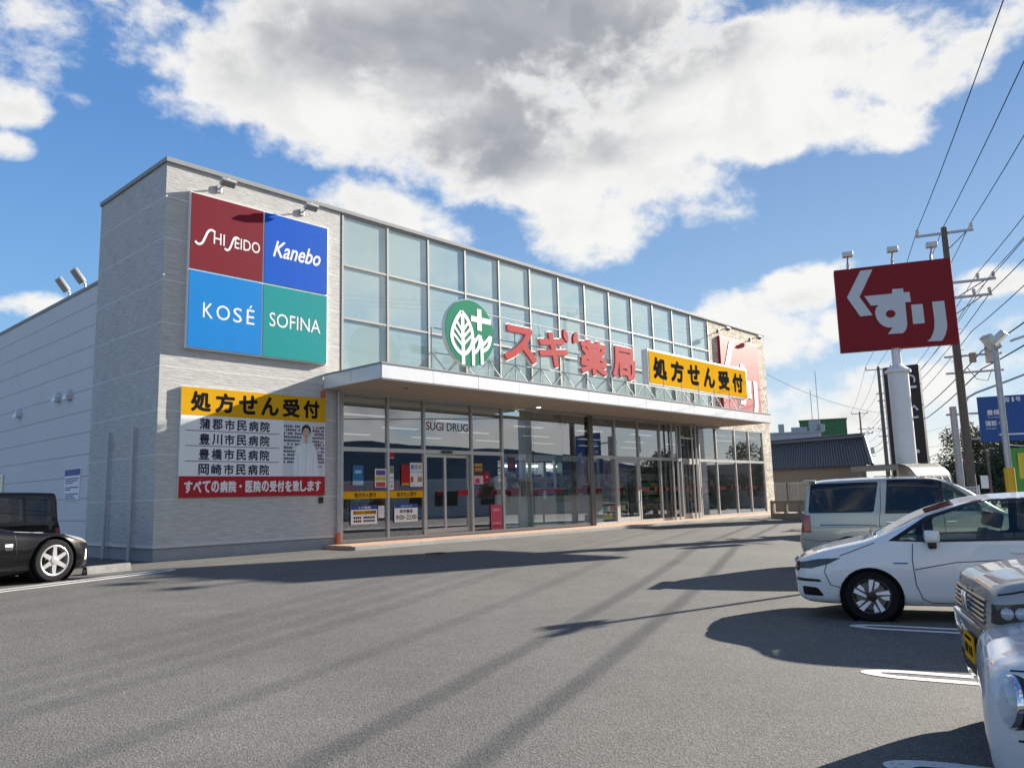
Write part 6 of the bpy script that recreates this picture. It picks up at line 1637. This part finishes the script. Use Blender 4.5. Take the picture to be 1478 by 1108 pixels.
# low wall, railing, small sign post, banner
w0, w1 = at(1112, 735, 39), at(1165, 735, 38); dv = w1 - w0
t = thing('block_wall', 'low beige block wall with openings beside the store end', 'wall', (w0.x, w0.y, -.33), math.atan2(dv.y, dv.x)); ln = math.hypot(dv.x, dv.y) + 4
BW = mat('beige_block', (0.36, 0.31, 0.23), 0.9, noise=0.12, nscale=4, bump=.2)
MB().box(0, ln, 0, .15, 0, .55).box(0, ln, 0, .15, 1.0, 1.12).build('course', BW, t)
for k in range(int(ln / .7) + 1): MB().box(.7 * k, .7 * k + .14, .004, .146, .552, .998).build('pier', BW, t)
f0, f1 = at(1378, 716, 34), at(1414, 716, 34); dv = f1 - f0; ln = math.hypot(dv.x, dv.y)
t = thing('mesh_fence', 'white mesh fence panel beyond the roof of the white estate car', 'fence', (f0.x, f0.y, -.33), math.atan2(dv.y, dv.x))
g_ = MB()
for k in range(19): g_.tube([(ln * k / 18, 0, .15), (ln * k / 18, 0, 1.5)], .010, 4)
for z in (.2, .5, .8, 1.1, 1.4, 1.52): g_.tube([(0, 0, z), (ln, 0, z)], .014, 5)
g_.build('mesh_panel', LETW, t)
for x in (0, ln): MB().tube([(x, .03, 0), (x, .03, 1.58)], .03, 8).build('post', LETW, t)
q = at(1430, 700, 36)
t = thing('notice_post', 'thin post with small white notice in front of the trees', 'sign post', (q.x, q.y, -.33), R(-75))
MB().tube([(0, 0, 0), (0, 0, 2.9)], .05, 8).build('post', POLE, t, True); MB().bbox(-.32, -.06, -.03, -.005, 1.45, 1.95, .005).build('notice', LETW, t)
q = at(1483, 700, 22)
t = thing('banner', 'green and yellow advertising banner on a thin pole at the right frame edge', 'banner', (q.x, q.y, -.33), R(-60))
MB().tube([(-.3, 0, 0), (-.3, 0, 2.55)], .014, 8).tube([(-.3, 0, 2.5), (.32, 0, 2.42)], .010, 6).build('pole', LETW, t, True)
BG = mat('banner_green', (0.10, 0.30, 0.06), 0.8); BY = mat('banner_yellow', (0.65, 0.55, 0.06), 0.8)
def cloth(x0, x1, z0, z1, y): return MB().grid([[(x0 + (x1 - x0) * i / 8, y + .03 * math.sin(i * .9 + z * 2), z) for i in range(9)] for z in [z0 + (z1 - z0) * k / 10 for k in range(11)]])
fl = cloth(-.28, .30, .7, 2.42, 0).build('cloth', BG, t, True)
cloth(-.15, .12, 1.7, 2.3, -.012).build('print', BY, fl, True)

# ------------------------------------------------------------------ trees
BARK = mat('bark', (0.09, 0.07, 0.05), 0.95, noise=0.2)
def leaf_mat(n, c): 
    m = mat(n, c, 0.75, noise=0.35, nscale=0.9); return m
LEAF = [leaf_mat('leaf_olive', (0.075, 0.085, 0.030)), leaf_mat('leaf_dark', (0.035, 0.055, 0.022)), leaf_mat('leaf_brownish', (0.12, 0.095, 0.045))]
def tree(P, h, cr, label, k, n=2600, bare=.0, seed=1):
    n = int(n * 1.9)
    rr = random.Random(seed); t = thing('tree', label, 'tree', (P.x, P.y, -.33), 0, 'trees beside the road')
    tr = MB(); tips = []
    tr.tube([(0, 0, 0), (.05, .02, h * .25), (-.04, .05, h * .5), (.02, 0, h * .8)], (.16 * h / 5, .13 * h / 5, .09 * h / 5, .03), 8)
    for i in range(11):
        a = rr.uniform(0, 2 * PI); z = h * rr.uniform(.25, .75); l_ = cr * rr.uniform(.5, 1.0)
        e = Vector((math.cos(a) * l_, math.sin(a) * l_, z + rr.uniform(.1, .35) * h * .6)); tips.append(e)
        tr.tube([(0, 0, z), e * .5 + Vector((0, 0, z * .5 + .1)), e], (.05, .035, .012), 5)
    tr.build('trunk', BARK, t, True)
    lf = MB()
    cl = [(e + Vector((rr.gauss(0, .25), rr.gauss(0, .25), rr.gauss(0, .2))), cr * rr.uniform(.25, .48)) for e in tips for _ in range(2)] + [(Vector((rr.gauss(0, .3), rr.gauss(0, .3), h * rr.uniform(.45, .95))), cr * .4) for _ in range(8)]
    for i in range(n):
        c_, r_ = rr.choice(cl); d = Vector((rr.gauss(0, 1), rr.gauss(0, 1), rr.gauss(0, 1))).normalized() * r_ * rr.random() ** .4
        p = c_ + d; p.z = max(p.z, h * .16); s_ = rr.uniform(.06, .13)
        u = Vector((rr.gauss(0, 1), rr.gauss(0, 1), rr.gauss(0, 1))).normalized(); v = u.orthogonal().normalized()
        lf.add([p - u * s_, p + v * s_ * .5, p + u * s_, p - v * s_ * .5], [(0, 1, 2, 3)])
    lf.build('crown', LEAF[k], t)
tree(at(1416, 700, 56), 5.1, 1.9, 'tall loose olive tree behind the notice post', 0, 3000, seed=3)
tree(at(1446, 700, 60), 5.6, 2.0, 'tall brownish tree just left of the yellow foot guard', 2, 3000, seed=8)
tree(at(1474, 700, 48), 4.2, 2.2, 'dark dense tree behind the green banner', 1, 3600, seed=12)
tree(at(1401, 706, 60), 2.9, 1.8, 'low dark shrubby tree right of the tall utility pole', 1, 2600, seed=21)
tree(at(1432, 706, 50), 2.7, 2.2, 'low dark tree under the small white notice', 1, 3200, seed=33)
tree(at(1460, 706, 46), 2.6, 2.0, 'low dark tree behind the yellow foot guard', 1, 3200, seed=37)
tree(at(1383, 700, 95), 3.0, 1.6, 'small far tree left of the tall utility pole', 1, 1500, seed=44)

# ------------------------------------------------------------------ across the street, behind the camera (seen in the shop glass)
def hills(name, label, az0, az1, dist, prof, c_, seed):
    rr = random.Random(seed); n = 60; P = [[], [], []]
    for i in range(n + 1):
        u = i / n; a = R(az0 + (az1 - az0) * u); x, y = CAM.x + math.sin(a) * dist, math.cos(a) * dist
        h_ = pchip(prof, np.array([u]))[0] * dist / 57.3 + rr.uniform(-1, 1) * dist * .0012
        P[0].append((x * .93, y * .93, -5)); P[1].append((x, y, h_)); P[2].append((x * 1.15, y * 1.15, -5))
    m = mat(name + '_forest', c_, 1.0, noise=.3, nscale=.02, coord='Object')
    tag(MB().grid(P).build('hills', m, smooth=True), label, None, None, 'structure')
hills('hazed_hill', 'wooded hills beyond the street behind the camera', 108, 172, 900, [(0, 1.2), (.2, 2.0), (.35, 3.4), (.45, 3.9), (.55, 4.4), (.68, 3.5), (.8, 2.6), (1, 1.5)], (0.10, 0.125, 0.145), 4)  # forest colour paled to blue-grey, aerial haze painted in
def street_block(az, t_, wd, h_, dp, label, c_, roof=0):
    a = R(az); x, y = -2 + math.sin(a) * t_, math.cos(a) * t_
    t = thing('street_building', label, 'building', (x, y, -.33), -a)
    m_ = mat('street_wall', c_, .85, noise=.1)
    MB().bbox(-wd / 2, wd / 2, -dp / 2, dp / 2, 0, h_, .05).build('wall', m_, t)
    if roof: MB().prism([(-wd / 2 - .5, h_), (wd / 2 + .5, h_), (wd / 2 + .5, h_ + .2), (0, h_ + roof), (-wd / 2 - .5, h_ + .2)], -dp / 2 - .5, dp / 2 + .5, Matrix.Rotation(PI / 2, 4, 'X')).build('roof', TILE, t)
    for k in range(int(wd / 3.2)):
        for j in range(max(1, int(h_ / 3))):
            x_ = -wd / 2 + 1 + 3.2 * k
            wn = MB().box(x_ - .06, x_ + 1.56, -dp / 2 - .06, -dp / 2 - .002, 1 + 3 * j - .06, 2.36 + 3 * j).build('window', ALU, t); MB().box(x_, x_ + 1.5, -dp / 2 - .07, -dp / 2 - .061, 1 + 3 * j, 2.3 + 3 * j).build('pane', DARKGLASS, wn)
for q in ((152, 52, 20, 7.2, 12, 'dark brown shop building across the street behind the camera', (.12, .12, .125), 1.6), (137, 60, 26, 3.4, 10, 'low white shop across the street behind the camera', (.55, .55, .54)), (122, 70, 22, 3.6, 10, 'low grey shop across the street behind the camera', (.3, .3, .31)), (168, 55, 12, 6, 9, 'brick red house across the street behind the camera', (.2, .08, .06), 2.2), (109, 80, 20, 4.5, 10, 'tan warehouse across the street behind the camera', (.35, .3, .22)), (185, 60, 16, 6.5, 10, 'grey house across the street behind the camera', (.28, .29, .3), 2)):
    street_block(*q)
